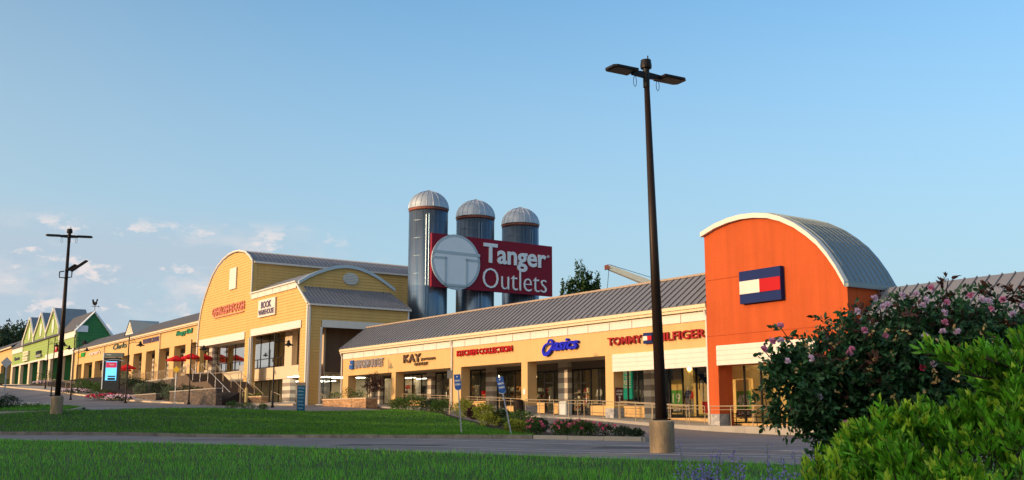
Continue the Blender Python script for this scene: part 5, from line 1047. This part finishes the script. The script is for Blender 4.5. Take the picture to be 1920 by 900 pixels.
# tilted blue lot signs
def blue_sign(px0, py0, px1, py1, Y, label, w=.30, hgt=.62):
    a = Vector(at(px0, py0, Y)); b = Vector(at(px1, py1, Y)); a.z = H(a.x, a.y); d = (b - a).normalized(); o = thing('lot_sign', label, 'sign', a, 'tilted blue lot signs on steel posts')
    MB().tube([a - d * .2, b], .032, 8).build('post', M_GALV, o); r = Vector((d.z, 0, -d.x))
    def f(u, w_, dd): q = b + r * u + d * w_; return (q.x, q.y - .05 + dd, q.z)
    ptsx = [(-w / 2, .05), (-w / 2, hgt * .45), (-w / 2, hgt)] + [(w / 2, hgt), (w / 2, .0)] + [(w / 2 * math.cos(k), -.10 * math.sin(k)) for k in (.6, 1.2, 1.9, 2.5)]
    pts_ = [(-w / 2, hgt), (-w / 2, .04)] + [(-w / 2 * math.cos(k), .04 - .11 * math.sin(k)) for k in (.5, 1.0, 1.57, 2.1, 2.6)] + [(w / 2, .04), (w / 2, hgt)]
    mb = MB(); mb.prism(pts_, f, 0, .02); mb.build('panel', mat('lot sign blue', (.03, .09, .30), .5), o)
    mb = MB(); mb.prism([(u * 1.03, v - .03) for u, v in pts_[1:-1]], f, .022, .03); mb.build('silver_edge', M_SIGNW, o)
    for i, t_ in enumerate(('P', 'PARKING', 'VETERAN')): text(t_, f, -w * .1 if i == 0 else -w * .4, w * .1 if i == 0 else w * .4, hgt * (.75 - i * .27), hgt * (.75 - i * .27) + .08, -.012, -.002, M_SIGNW, o, .02, name='print')
blue_sign(866, 804, 859, 728, 47, 'tilted blue sign on a steel post, the left of the two'); blue_sign(960, 806, 942, 734, 44.5, 'tilted blue sign on a leaning steel post, the right of the two')
def post_sign(px, py, Y, top, label, shape, m, sz, mp=None, body=None):
    x, y, z = at(px, py, Y); z = H(x, y); zt = at(px, top, Y)[2]; o = thing('road_sign', label, 'sign', (x, y, z)); MB().tube([(x, y, z - .1), (x, y, zt)], .04, 6).build('post', mp or M_GALV, o)
    q = [(sz, 0), (0, sz), (-sz, 0), (0, -sz)] if shape == 'd' else [(-sz, -sz * 1.5), (sz, -sz * 1.5), (sz, sz * 1.5), (-sz, sz * 1.5)]
    mb = MB(); mb.prism([(x + a, zt + b) for a, b in q], lambda u, w, d: (u, y + d, w), -.06, -.045); mb.build('panel', m, o)
    if body: text(body, lambda u, w, d: (u, y + d, w), x - sz * .7, x + sz * .7, zt - sz * .5, zt + sz * .5, -.075, -.061, M_RED, o, .02, name='print')
post_sign(6, 765, 62, 680, 'grey back of a diamond road sign at the left edge', 'd', M_GALV, .34); post_sign(328, 748, 98, 693, 'yellow diamond sign on a post before the terrace', 'd', mat('yellow sign', (.70, .42, .03), .5), .33)
post_sign(450, 752, 92, 691, 'white notice on a post in front of the staircase', 'r', M_WHITE, .18, M_RAIL)
post_sign(843, 768, 74, 702, 'grey utility box on a thin bronze post by the downpipe', 'r', mat('grey box', (.20, .19, .18), .6), .19, M_RAIL)
x, y, z = at(461, 752, 93); o = thing('bollard', 'yellow painted bollard post at the stair foot', 'bollard', (x, y, z)); z = H(x, y) + .1; MB().tube([(x, y, z), (x, y, z + 1.5)], .13, 12).build('post', mat('yellow bollard', (.72, .50, .18), .6), o); MB().lathe((x, y, z + 1.5), [(.13, 0), (.1, .06), (.02, .09)], 12).build('cap', MATS['yellow bollard'], o, True)

# ------------------------------------------------------------------ street lamps (gooseneck)
def street_lamp(x, y, z, h, label, ang=0.0):
    o = thing('street_lamp', label, 'street lamp', (x, y, z), 'black gooseneck lamps along the walk')
    MB().lathe((x, y, z), [(.16, 0), (.16, .12), (.10, .2), (.08, .9), (.075, 1.0), (.065, 1.05), (.055, h - .1), (.055, h), (.01, h + .06)], 12).build('pole', M_BLACK, o, True)
    mb = MB(); a = 1.0; ca, sa = math.cos(ang), math.sin(ang); q = lambda u, w: (x + u * ca, y + u * sa, z + h + w)
    mb.tube([q(.05, -.75), q(.4, -.62), q(.95, -.62), q(1.15, -.66)], .028, 6); mb.tube([q(.05, -.3), q(.3, -.22), q(.5, -.35), q(.62, -.6)], .022, 6); mb.tube([q(.3 + .12 * math.cos(k * .7), -.48 + .12 * math.sin(k * .7)) for k in range(9)], .015, 5); mb.build('scroll_arm', M_BLACK, o)
    c = q(1.15, -.62); MB().lathe((c[0], c[1], c[2]), [(.03, .1), (.10, .06), (.12, -.1), (.2, -.2), (.42, -.32), (.42, -.35), (.3, -.3)], 16).build('shade', M_BLACK, o, True)
    MB().lathe((c[0], c[1], c[2] - .32), [(.11, .02), (.12, -.05), (.06, -.14), (.01, -.16)], 10).build('lens', M_WALLIN, o, True); return o
for px, pt, pb, Y, lb in ((511, 626, 753, 87, 'street lamp in front of the yellow building shop windows'), (354, 637, 749, 98, 'street lamp in front of the terrace and steps'), (236, 630, 737, 104, 'street lamp right of the glowing kiosk'), (134, 628, 722, 117, 'street lamp before the green building corner'), (144, 645, 712, 150, 'shorter-looking street lamp behind the green corner one'), (97, 633, 720, 127, 'street lamp left of the left lot pole'), (86, 636, 710, 145, 'leftmost street lamp before the green facade'), (108, 640, 718, 133, 'street lamp half hidden behind the left lot pole')):
    x, y, _ = at(px, pb, Y); z = H(x, y) + .1; h = at(px, pt, Y)[2] - z; street_lamp(x, y, z, h, lb)

# ------------------------------------------------------------------ tall lot lamps
def lot_lamp(x, y, z, ztop, hd, label, ped=.75, flood=False, r0=.145, lean=0.0):
    o = thing('lot_lamp', label, 'lamp post', (x, y, z), 'tall parking lot lamps on concrete pedestals')
    rr_ = [(.30, -.3), (.30, ped - .03), (.275, ped), (.02, ped + .001)]; MB().lathe((x, y, z), rr_, 28).build('pedestal', M_TANK, o, False)
    cb(MB(), x - .2, x + .2, y - .2, y + .2, z + ped + .02, z + ped + .055).build('base_plate', M_BLACK, o)
    zt = ztop - .35; MB().tube([(x, y, z + ped + .05), (x + lean, y, zt)], [r0, .068], 20).build('pole', mat('dark bronze pole', (.028, .018, .014), .42, .3, var=.35, vs=1.5, stretch=(6, 6, .5)), o, True)
    x += lean
    MB().lathe((x, y, zt), [(.072, -.45), (.085, -.44), (.085, .05), (.14, .06), (.15, .12), (.13, .28), (.02, .30)], 16).tube([(x + .05, y, zt + .28), (x + .05, y, zt + .40)], .018, 6).build('top_cap', M_BLACK, o)
    dx, dy = math.sin(hd), math.cos(hd); nx, ny = dy, -dx; za = zt - .12
    def q(u, v, w): return (x + dx * u + nx * v, y + dy * u + ny * v, za + w)
    for e in (-1, 1):
        mb = MB(); mb.hexa([q(e * .07, -.04, -.08), q(e * .45, -.04, -.06), q(e * .45, .04, -.06), q(e * .07, .04, -.08), q(e * .07, -.04, .08), q(e * .45, -.04, .06), q(e * .45, .04, .06), q(e * .07, .04, .08)]); ar = mb.build('arm', M_BLACK, o)
        mb = MB(); mb.prism([(.42, -.25), (1.06, -.25), (1.15, -.17), (1.15, .17), (1.06, .25), (.42, .25)], lambda u, w, d: q(e * u, w, d), -.01, .045); hdm = mb.build('lamp_head', M_BLACK, o)
        mb = MB(); mb.prism([(.5, -.2), (1.02, -.2), (1.08, -.12), (1.08, .12), (1.02, .2), (.5, .2)], lambda u, w, d: q(e * u, w, d), -.022, -.012); mb.build('lens', mat('dark led lens', (.06, .05, .045), .3), hdm)
        mb = MB(); mb.tube([q(e * (.36 + .05 * math.cos(k * .78)), 0, -.22 + .14 * math.sin(k * .78)) for k in range(9)], .008, 5); mb.build('cable_loop', M_BLACK, o)
    if flood:
        zf = z + (ztop - z) * .735
        mb = MB(); mb.tube([(x - .35, y - .05, zf + .18), (x - .35, y - .05, zf - .12), (x, y - .12, zf - .15), (x + .3, y - .05, zf - .1), (x + .3, y - .05, zf + .22)], .03, 6).tube([(x - .35, y - .05, zf + .18), (x - .1, y - .1, zf + .2)], .03, 6); mb.build('flood_bracket', M_BLACK, o)
        for (u, s_) in ((.28, 1.0), (.02, .62)):
            mb = MB(); ca, sa = math.cos(.62), math.sin(.62)
            mb.prism([(0, -.02), (.95 * s_, -.025), (1.0 * s_, 0), (.95 * s_, .03), (0, .04)], lambda a, b, d: (x + u + a * ca - b * sa, y - .1 + d, zf + .2 + a * sa + b * ca), -.15, .15); mb.build('flood_light', M_BLACK, o)
    return o
lot_lamp(3.60, 25.4, H(3.6, 25.4), 9.12, R(60), 'tall black twin-head lamp standing in the foreground lot', lean=-.18)
lot_lamp(-23.6, 54.6, .44, 10.1, R(74), 'tall black twin-head lamp with a mid-pole flood light at the left', flood=True)

# ------------------------------------------------------------------ trees, crane
def tree(label, x, y, z, h, parts, m, n, leaf, name='tree', cat='tree', grp=None, trunk=.25):
    """parts: ellipsoids (dx,dy,zc,rx,rz) relative"""
    o = thing(name, label, cat, (x, y, z), grp); mb = MB(); mb.tube([(x, y, z - .5), (x + .1, y, z + h * .3), (x, y + .1, z + h * .6), (x + .05, y, z + h * .92)], [trunk, trunk * .75, trunk * .45, trunk * .1], 8); mb.build('trunk', M_BARK, o)
    br = MB(); P_ = []; D_ = []
    for dx, dy, zc, rx, rz in parts:
        br.tube([(x, y, z + max(zc - rz, h * .15) * .8), (x + dx * .6, y + dy * .6, z + zc - rz * .5), (x + dx, y + dy, z + zc + rz * .6)], [trunk * .4, trunk * .25, .02], 6)
        k = int(n * rx * rx * rz / sum(q[3] ** 2 * q[4] for q in parts)); nc = max(6, k // 22); c = rdir(nc, 0); c /= np.linalg.norm(c, axis=1, keepdims=True); c *= (RNG.random(nc) ** .4)[:, None]
        cc_ = np.array([x + dx, y + dy, z + zc]) + c * np.array([rx, rx, rz]); idx = RNG.integers(0, nc, k); off = RNG.normal(0, .17, (k, 3)) * np.array([rx, rx, rz * .7]); P_.append(cc_[idx] + off); D_.append(c[idx] + RNG.normal(0, .8, (k, 3)))
    br.build('limb', M_BARK, o); P_ = np.concatenate(P_); D_ = np.concatenate(D_); k = len(P_); leafmesh('crown', P_, D_, leaf * (.6 + RNG.random(k) * .8), leaf * .6 * (.7 + RNG.random(k) * .6), m, o); return o
tree('tall green tree rising behind the seamed roof beside the big sign', 8.7, 140, 0, 20.5, [(-1.5, 0, 16.4, .55, 2.5), (-.5, .2, 17.0, .6, 2.6), (.45, 0, 18.2, .6, 3.0), (1.1, .3, 17.9, .55, 2.9), (-.9, .2, 14.8, .8, 1.8), (.3, .2, 15, 1.0, 2)], M_LTREE, 5200, .30)
tree('rounder green tree behind the roof, left of the crane', 11.2, 141, 0, 19, [(-.45, 0, 17.3, .65, 2.4), (.55, .2, 17.2, .6, 2.3), (0, 0, 15.5, 1.0, 2.2)], M_LTREE, 3800, .30)
tree('small treetop barely over the roof, left of the tall tree', 6.0, 141, 0, 15.5, [(0, 0, 14.2, .7, 1.2)], M_LTREE, 700, .3)
for i, (px, py, Y) in enumerate(((-40, 612, 330), (-14, 620, 335), (4, 618, 325), (16, 610, 335), (28, 613, 330), (40, 609, 340), (52, 612, 335), (66, 606, 338), (80, 618, 335), (-70, 616, 330))):
    x, y, zt = at(px, py, Y); z0 = 12; h = zt - z0 + random.uniform(-.5, .5)
    tree('dark wooded-hill tree behind the green roof, %s from the left' % ('second', 'third', 'fourth', 'fifth', 'sixth', 'seventh', 'eighth', 'ninth', 'tenth', 'first')[i], x, y, z0, h, [(0, 0, h * .72, 2.6, h * .3), (-1.6, 0, h * .6, 2.2, h * .25), (1.6, .5, h * .62, 2.2, h * .24)], M_LTREE2, 1500, .8, grp='trees on the far hill', trunk=.4)
mb = MB(); 
for (a, b, c_, d_) in ((-150, 310, 60, 60),): 
    n = 14; vs = []; fs = []
    for j in range(n + 1):
        for i in range(n + 1): u, v = i / n * 2 - 1, j / n * 2 - 1; vs.append((a + u * 110, b + v * 100 + 40, 8.5 + 12 * max(0, 1 - u * u) * max(0, 1 - v * v)))
    fs = [(j * (n + 1) + i, j * (n + 1) + i + 1, (j + 1) * (n + 1) + i + 1, (j + 1) * (n + 1) + i) for j in range(n) for i in range(n)]; mb.add(vs, fs)
struct(mb, 'hill', M_SOIL, smooth=True)
tree('small purple-leaved tree in front of the shop under the bronze letters window', *P(80.8, 41.2, 1.0), 3.0, [(0, 0, 2.1, .75, .85), (.35, .1, 1.7, .55, .55), (-.4, 0, 1.8, .5, .6)], M_LPURP, 1500, .11, trunk=.05)
# crane
tx, ty, tz = at(1142, 502, 190); bx, by, bz = at(1330, 575, 196)
cr = thing('crane', 'white telescopic crane boom rising behind the roof', 'crane', (bx, by, 0))
def boom(a, b, w0, w1, m, nm):
    a, b = Vector(a), Vector(b); d = (b - a).normalized(); up = Vector((0, 0, 1)) - d * d.z; up.normalize(); sd = d.cross(up); mb = MB()
    mb.hexa([a - up * w0 - sd * w0, a - up * w0 + sd * w0, a + up * w0 + sd * w0, a + up * w0 - sd * w0, b - up * w1 - sd * w1, b - up * w1 + sd * w1, b + up * w1 + sd * w1, b + up * w1 - sd * w1]); return mb.build(nm, m, cr)
tip, bs = Vector((tx, ty, tz)), Vector((bx, by, bz)); M_CR = mat('cream crane paint', (.80, .74, .56), .5, var=.1)
boom(bs, bs.lerp(tip, .48), 1.0, .85, M_CR, 'boom_section'); boom(bs.lerp(tip, .46), tip, .62, .42, M_CR, 'boom_section'); boom(tip - Vector((.3, 0, .3)), tip + Vector((-.5, 0, .5)), .5, .35, M_RUST, 'boom_head')
boom(bs, (bs.x + 6, bs.y, 3), .8, 1.0, M_CR, 'boom_base')
MB().tube([tip + Vector((0, 0, .6)), bs.lerp(tip, .3) + Vector((0, 0, 1.7)), bs + Vector((0, 0, 1.2))], .05, 5).build('cable', M_DARK, cr); MB().tube([tip, (tx - .5, ty, tz - 5.0), (tx - .5, ty, tz - 16)], .05, 5).build('hoist_rope', M_DARK, cr)
MB().tube([(tx - .5, ty, tz - 4.2), (tx - .5, ty, tz - 5.0)], .16, 8).build('hook_block', M_DARK, cr)
mb = MB(); X0 = bs.x + 5; cb(mb, X0 - 3, X0 + 6, by - 1.5, by + 1.5, 1.2, 2.6); cb(mb, X0 - 1, X0 + 2, by - 1.3, by + 1.3, 2.6, 4.2); mb.build('carrier', M_CR, cr)
for k in range(4): MB().tube([(X0 - 2 + k * 2.3, by - 1.6, .7), (X0 - 2 + k * 2.3, by - 1.1, .7)], .6, 14).build('wheel', M_DARK, cr)

# woodland behind and left of the camera: shades the lot and shows in the shop glass
def woodland():
    P_ = []; D_ = []; cores = MB()
    for s in np.arange(-70, 300, 3.2):
        for row in range(2):
            ss = s + random.uniform(-1.2, 1.2); tt = -44 - row * 5 + random.uniform(-1.5, 1.5); lim = np.interp(ss - 15, [30, 42, 90, 110, 130, 150, 170, 200, 260], [-.6, -.35, 1.35, 1.7, 2.6, 3.3, 4.0, 4.5, 5.5]); tl = np.interp(ss - 15, [30, 92, 100, 150, 200, 300], [39.5, 38.0, 33, 27, 22, 22])
            top = lim + (tl + 44) * math.tan(R(SUN_E)) / math.cos(R(9)) + random.uniform(-1.6, .1) - row * .3 - (6.5 if abs(ss - 30.4) < 2.4 or abs(ss - 68.8) < 2.6 else 0); zg = HS(ss, tt); x, y, _ = P(ss, tt, 0); r = random.uniform(2.6, 3.6); hh = top - zg
            for zc, rx, rz in ((zg + hh * .30, r * 1.2, hh * .34), (zg + hh * .62, r * 1.05, hh * .38 - .0)):
                k = 520; d = rdir(k, 0); d /= np.linalg.norm(d, axis=1, keepdims=True); lum = 1 + .15 * np.sin(d[:, :1] * 5 + ss) * np.sin(d[:, 2:] * 6); P_.append(np.array([x, y, zc]) + d * lum * np.array([rx, rx, rz]) * (.7 + .3 * RNG.random((k, 1)))); D_.append(d + RNG.normal(0, .7, (k, 3)))
                n = 8; prof = [(rx * .82 * math.cos(a), rz * .82 * math.sin(a)) for a in np.linspace(-1.4, 1.4, 7)]; cores.lathe((x, y, zc), prof, n)
    P_ = np.concatenate(P_); D_ = np.concatenate(D_); k = len(P_)
    o = leafmesh('woodland', P_, D_, np.full(k, 1.1), np.full(k, .85), M_LTREE2, None); o['kind'] = 'stuff'; c = cores.build('woodland', M_LTREE2); c['kind'] = 'stuff'
woodland()

# ------------------------------------------------------------------ foreground bushes
def blossom(x, y, z, r, m, parent, tilt=None, nl=2):
    cs = []; ds = []; d0 = Vector(tilt or (random.uniform(-.5, .5), -.7, random.uniform(.2, .9))).normalized(); a = d0.cross(Vector((0, 0, 1))).normalized(); b = d0.cross(a)
    for L in range(nl):
        for k in range(6): t = k * 1.047 + L * .5; d = (a * math.cos(t) + b * math.sin(t)) * (1 - .45 * L) + d0 * (.35 + .7 * L); cs.append((x, y, z)); ds.append(tuple(d))
    return leafmesh('blossom', np.array(cs), np.array(ds), np.full(len(cs), r), np.full(len(cs), r * .95), m, parent, droop=-.15)
def rose_bush():
    base = at(1740, 860, 6.8); o = thing('rose_bush', 'big dark green rose bush with pale pink blooms at the right', 'rose bush', (base[0], base[1], H(base[0], base[1]) + .08))
    bl = [(1497, 745, 6.4, .24), (1552, 715, 6.5, .33), (1620, 700, 6.6, .40), (1700, 690, 6.7, .43), (1775, 674, 6.8, .45), (1850, 676, 6.9, .43), (1925, 692, 6.9, .45), (2010, 690, 7, .5), (1560, 790, 6.5, .22), (1640, 790, 6.5, .30), (1740, 790, 6.6, .36), (1850, 770, 6.7, .42), (1960, 790, 6.7, .45), (1470, 690, 6.4, .10)]
    C_ = [np.array(at(a, b, Y)) for a, b, Y, r in bl]; root = np.array([base[0], base[1], H(base[0], base[1])]); leafP = []; leafD = []; leafL = []; redP = []; redD = []; twigs = MB(); tips = []
    wsum = sum(b[3] ** 2 for b in bl)
    for (a, b, Y, r), c in zip(bl, C_):
        nt = int(1750 * r * r / wsum) + 6
        for _ in range(nt):
            d = RNG.normal(size=3); d /= np.linalg.norm(d); d[1] -= .25; d[2] += .15; d /= np.linalg.norm(d); e = c + d * r * RNG.uniform(.72, 1.10); s_ = c + d * r * .25 + RNG.normal(0, .05, 3); mid = (s_ + e) / 2 + np.array([0, 0, -.03]) + RNG.normal(0, .02, 3)
            if RNG.random() < .45: twigs.tube([s_, mid, e], [.005, .004, .002], 4, cap=False)
            dirv = (e - mid); dirv /= np.linalg.norm(dirv)
            if e[2] > c[2] + r * .55: tips.append((e, dirv))
            isred = (RNG.random() < .07 and e[2] > c[2])
            for q in np.linspace(.25, 1.0, 6):
                pnt = (s_ * (1 - q) ** 2 + 2 * mid * q * (1 - q) + e * q * q); ld = RNG.normal(size=3); ld -= dirv * ld.dot(dirv) * .6; ld[2] += .15; ld /= np.linalg.norm(ld); side = np.cross(ld, RNG.normal(size=3)); side /= np.linalg.norm(side)
                for j, (f, sg) in enumerate(((.45, 1), (.45, -1), (.8, 1), (.8, -1), (1.0, 0))):
                    pos = pnt + ld * .075 * f; dd = ld * .6 + side * sg * .8 if sg else ld
                    (redP if isred else leafP).append(pos); (redD if isred else leafD).append(dd + RNG.normal(0, .18, 3))
    # sprigs that stick out of the outline
    sprigs = [((1500, 690, 6.4), (1462, 612, 6.3)), ((1470, 720, 6.4), (1428, 652, 6.3)), ((1560, 660, 6.5), (1543, 612, 6.4)), ((1620, 620, 6.5), (1598, 590, 6.5)), ((1760, 580, 6.8), (1778, 522, 6.7)), ((1650, 600, 6.6), (1640, 570, 6.6)), ((1840, 560, 6.8), (1862, 535, 6.8)), ((1700, 590, 6.7), (1688, 560, 6.6)), ((1470, 760, 6.4), (1440, 790, 6.35)), ((1560, 830, 6.4), (1520, 860, 6.3)), ((1880, 560, 6.8), (1905, 545, 6.8))]
    sp_tips = []
    for a, b in sprigs:
        a, b = np.array(at(*a)), np.array(at(*b)); m_ = (a + b) / 2 + np.array([.02, 0, .01]); twigs.tube([a, m_, b], [.005, .004, .0025], 5); dirv = (b - a) / np.linalg.norm(b - a); sp_tips.append(b)
        for q in np.linspace(.1, .98, 9):
            pnt = a * (1 - q) + b * q; ld = RNG.normal(size=3); ld -= dirv * ld.dot(dirv) * .8; ld /= np.linalg.norm(ld); ld = ld * .8 + dirv * .4; side = np.cross(ld, dirv)
            for f, sg in ((.4, 1), (.4, -1), (.8, 1), (.8, -1), (1, 0)):
                (redP if b[2] > .78 else leafP).append(pnt + ld * .055 * f); (redD if b[2] > .78 else leafD).append(ld * .6 + side * sg * .8)
    leafP, leafD = np.array(leafP), np.array(leafD); n = len(leafP); leafmesh('foliage', leafP, leafD, .040 * (.7 + RNG.random(n) * .6), .021 * (.8 + RNG.random(n) * .5), M_LROSE, o, droop=.12)
    redP, redD = np.array(redP), np.array(redD); n = len(redP); leafmesh('young_foliage', redP, redD, .042 * (.7 + RNG.random(n) * .6), .020 * (.8 + RNG.random(n) * .5), M_LRED, o, droop=.1)
    for c in C_[::2]: twigs.tube([root + np.array([random.uniform(-.15, .15), 0, 0]), (root + c) / 2 + np.array([0, 0, -.1]), c], [.016, .012, .006], 6)
    twigs.build('stem', M_BARK, o)
    fl_ = [(1463, 612, 'k'), (1432, 655, 'k'), (1448, 640, 'k'), (1464, 640, 'p'), (1520, 672, 'p'), (1592, 663, 'k'), (1597, 656, 'k'), (1620, 620, 'm'), (1606, 585, 'w'), (1640, 560, 'w'), (1655, 577, 'w'), (1665, 572, 'w'), (1691, 555, 'w'), (1718, 552, 'p'), (1745, 540, 'k'), (1735, 563, 'p'), (1730, 573, 'p'), (1775, 568, 'k'), (1770, 586, 'w'), (1735, 632, 'w'), (1768, 623, 'w'), (1795, 623, 'w'), (1771, 605, 'm'), (1820, 555, 'k'), (1840, 562, 'w'), (1853, 565, 'w'), (1857, 580, 'k'), (1880, 562, 'm'), (1730, 690, 'm'), (1750, 683, 'p'), (1585, 795, 'm'), (1912, 660, 'w'), (1895, 665, 'w'), (1660, 631, 'k'), (1536, 745, 'p'), (1475, 678, 'p'), (1918, 575, 'p'), (1900, 590, 'w')]
    for px, py, c in fl_:
        Y = 6.22 if px < 1560 else 6.22 + (px - 1560) * .0006
        x, y, z = at(px, py, Y); blossom(x, y, z, .027 if c != 'w' else .029, {'k': M_PINK, 'p': M_PALEP, 'm': M_MAG if random.random() < .3 else M_PINK, 'w': M_PALEP}[c], o, nl=3 if c == 'm' else 2)
    hp = []; 
    for _ in range(55): px, py = random.uniform(1480, 1900), random.uniform(600, 800); hp.append(at(px, py, 6.25))
    for q in hp: leafmesh('faded_bloom', np.array([q] * 4) + RNG.normal(0, .006, (4, 3)), rdir(4, -.2), np.full(4, .026), np.full(4, .015), M_TANP, o)
rose_bush()
def bright_shrub():
    base = at(1850, 880, 4.4); rz = H(base[0], base[1]); o = thing('bright_shrub', 'bright lime green leafy shrub in the lower right corner', 'shrub', (base[0], base[1], rz + .08))
    sh = []   # shoots: (base, tip)
    def region(px):   # outline of the top edge
        return float(np.interp(px, [1500, 1530, 1545, 1570, 1600, 1640, 1680, 1720, 1760, 1800, 1840, 1880, 1920, 2050], [905, 870, 840, 885, 815, 788, 790, 772, 780, 778, 742, 695, 655, 640]))
    P_ = []; D_ = []; Ls = []; TP = []; TD = []; tw = MB()
    def shoot(a, b, n, L, tipn=3, bright=.3):
        a, b = np.array(a), np.array(b); d = (b - a); ln = np.linalg.norm(d); d /= ln; mid = (a + b) / 2 + RNG.normal(0, .01, 3); tw.tube([a, mid, b], [.0035, .003, .0015], 4, cap=False); ax = RNG.normal(size=3); ax -= d * ax.dot(d); ax /= np.linalg.norm(ax); ay = np.cross(d, ax)
        for i in range(n):
            q = (i + .5) / n; p = a * (1 - q) + b * q; t = i * 1.57 + RNG.normal(0, .2); l = L * (1.1 - .5 * q) * RNG.uniform(.8, 1.2)
            for sg in (1, -1):
                dd = (ax * math.cos(t) + ay * math.sin(t)) * sg * .52 + d * .95 + RNG.normal(0, .12, 3)
                if q > .72 and RNG.random() < bright: TP.append(p); TD.append(dd)
                else: P_.append(p); D_.append(dd); Ls.append(l)
        for k in range(tipn): TP.append(b) if RNG.random() < bright else P_.append(b); 
        # keep arrays aligned
        while len(TD) < len(TP): TD.append(d + RNG.normal(0, .25, 3))
        while len(D_) < len(P_): D_.append(d + RNG.normal(0, .25, 3)); Ls.append(L * .6)
    for c_ in range(125):
        px = RNG.uniform(1600, 2040); top = region(px) + 16 * math.sin(px * .055) + 10 * math.sin(px * .13); py = top + (0 if c_ < 45 else abs(RNG.normal(0, 1)) * 110)
        if py > 985: continue
        dep = (py - top) / 200.0; Y = 4.7 - min(dep, 1.1) * .9 + RNG.normal(0, .06); c0 = np.array(at(px, py, Y)); base_ = c0 + np.array([RNG.normal(.05, .04), RNG.normal(.05, .04), -.22]); lean_ = RNG.normal(-.02, .03)
        for k in range(RNG.integers(5, 9)):
            b = c0 + np.array([RNG.normal(0, .055) + lean_, RNG.normal(0, .05), RNG.normal(-.02, .035)]); shoot(b * .62 + base_ * .38, b, RNG.integers(6, 9), .060, 3, .16 if c_ % 5 else .8)
    for _ in range(150):   # shaded leaves deep inside
        px = RNG.uniform(1610, 2060); top = region(px) + 40; py = RNG.uniform(top, 1000); b = np.array(at(px, py, 4.95)); shoot(b + np.array([0, 0, -.15]), b, 5, .055, 2, .0)
    for _ in range(26):
        px = RNG.normal(1535, 18); py = RNG.uniform(845, 930); b = np.array(at(px, py, 4.3)); shoot(b + np.array([.01, .02, -.16]), b, 6, .052, 3, .6)
    # arching branch reaching left over the rose bush
    for (x0, y0, x1, y1) in ((1930, 715, 1745, 664), (1900, 705, 1775, 684), (1880, 715, 1800, 700), (1940, 705, 1850, 674)):
        A0, A1 = np.array(at(x0, y0, 4.5)), np.array(at(x1, y1, 4.4))
        tw.tube([A0, (A0 + A1) / 2 + np.array([0, 0, .0]), A1], [.006, .005, .002], 5)
        for q in np.linspace(.05, 1, 16): b = A0 * (1 - q) + A1 * q; shoot(b, b + np.array([-.05 + RNG.normal(0, .02), RNG.normal(0, .03), .055 + RNG.normal(0, .015)]), 3, .062, 2, .25)
    P_, D_ = np.array(P_), np.array(D_); Ls = np.array(Ls); n = len(P_); leafmesh('foliage', P_, D_, Ls, Ls * .31, M_LBRT, o, droop=.06); TP, TD = np.array(TP), np.array(TD); n = len(TP); leafmesh('young_foliage', TP, TD, .045 * (.7 + RNG.random(n) * .5), .016 * np.ones(n), M_LTIP, o)
    for k in range(9): c = np.array(at(RNG.uniform(1620, 1990), RNG.uniform(820, 900), 4.6)); tw.tube([(base[0] + RNG.normal(0, .15), base[1], rz), ((base[0] + c[0]) / 2, base[1], (rz + c[2]) / 2), c], [.014, .01, .005], 6)
    tw.build('stem', M_BARK, o)
bright_shrub()
def catmint(px0, px1, n, Y, label):
    b0 = at((px0 + px1) / 2, 900, Y); o = thing('catmint', label, 'flowering plant', (b0[0], b0[1], H(b0[0], b0[1]) + .08)); tw = MB(); LP = []; LD = []; FP = []; FD = []
    for i in range(n):
        px = random.uniform(px0, px1); py = {0: 845, 1: 832}.get(i, 905 - 60 * random.random() ** 1.6); tip = np.array(at(px, py, Y + random.uniform(-.3, .3))); root = np.array([tip[0] + random.uniform(-.1, .12), tip[1], H(tip[0], tip[1]) + .08]); mid = (root + tip) / 2 + np.array([random.uniform(-.03, .03), 0, 0]); tw.tube([root, mid, tip], [.003, .0025, .0012], 4, cap=False)
        for q in np.linspace(.2, .75, 9):
            p = root * (1 - q) + tip * q
            for _ in range(3): LP.append(p); LD.append(RNG.normal(size=3) + np.array([0, 0, .3]))
        for q in np.linspace(.62, 1.0, 9):
            p = root * (1 - q) + tip * q
            for _ in range(4): FP.append(p + RNG.normal(0, .008, 3)); FD.append(RNG.normal(size=3) + np.array([0, 0, .2]))
    tw.build('stem', M_LGREY, o); LP = np.array(LP); FP = np.array(FP); leafmesh('foliage', LP, np.array(LD), np.full(len(LP), .022), np.full(len(LP), .013), M_LGREY, o); leafmesh('blossoms', FP, np.array(FD), np.full(len(FP), .011), np.full(len(FP), .009), M_LILAC, o)
catmint(1262, 1345, 30, 5.4, 'purple catmint spikes at the bottom edge, the left clump'); catmint(1345, 1500, 30, 5.0, 'sparser grey green catmint left of the bright shrub')
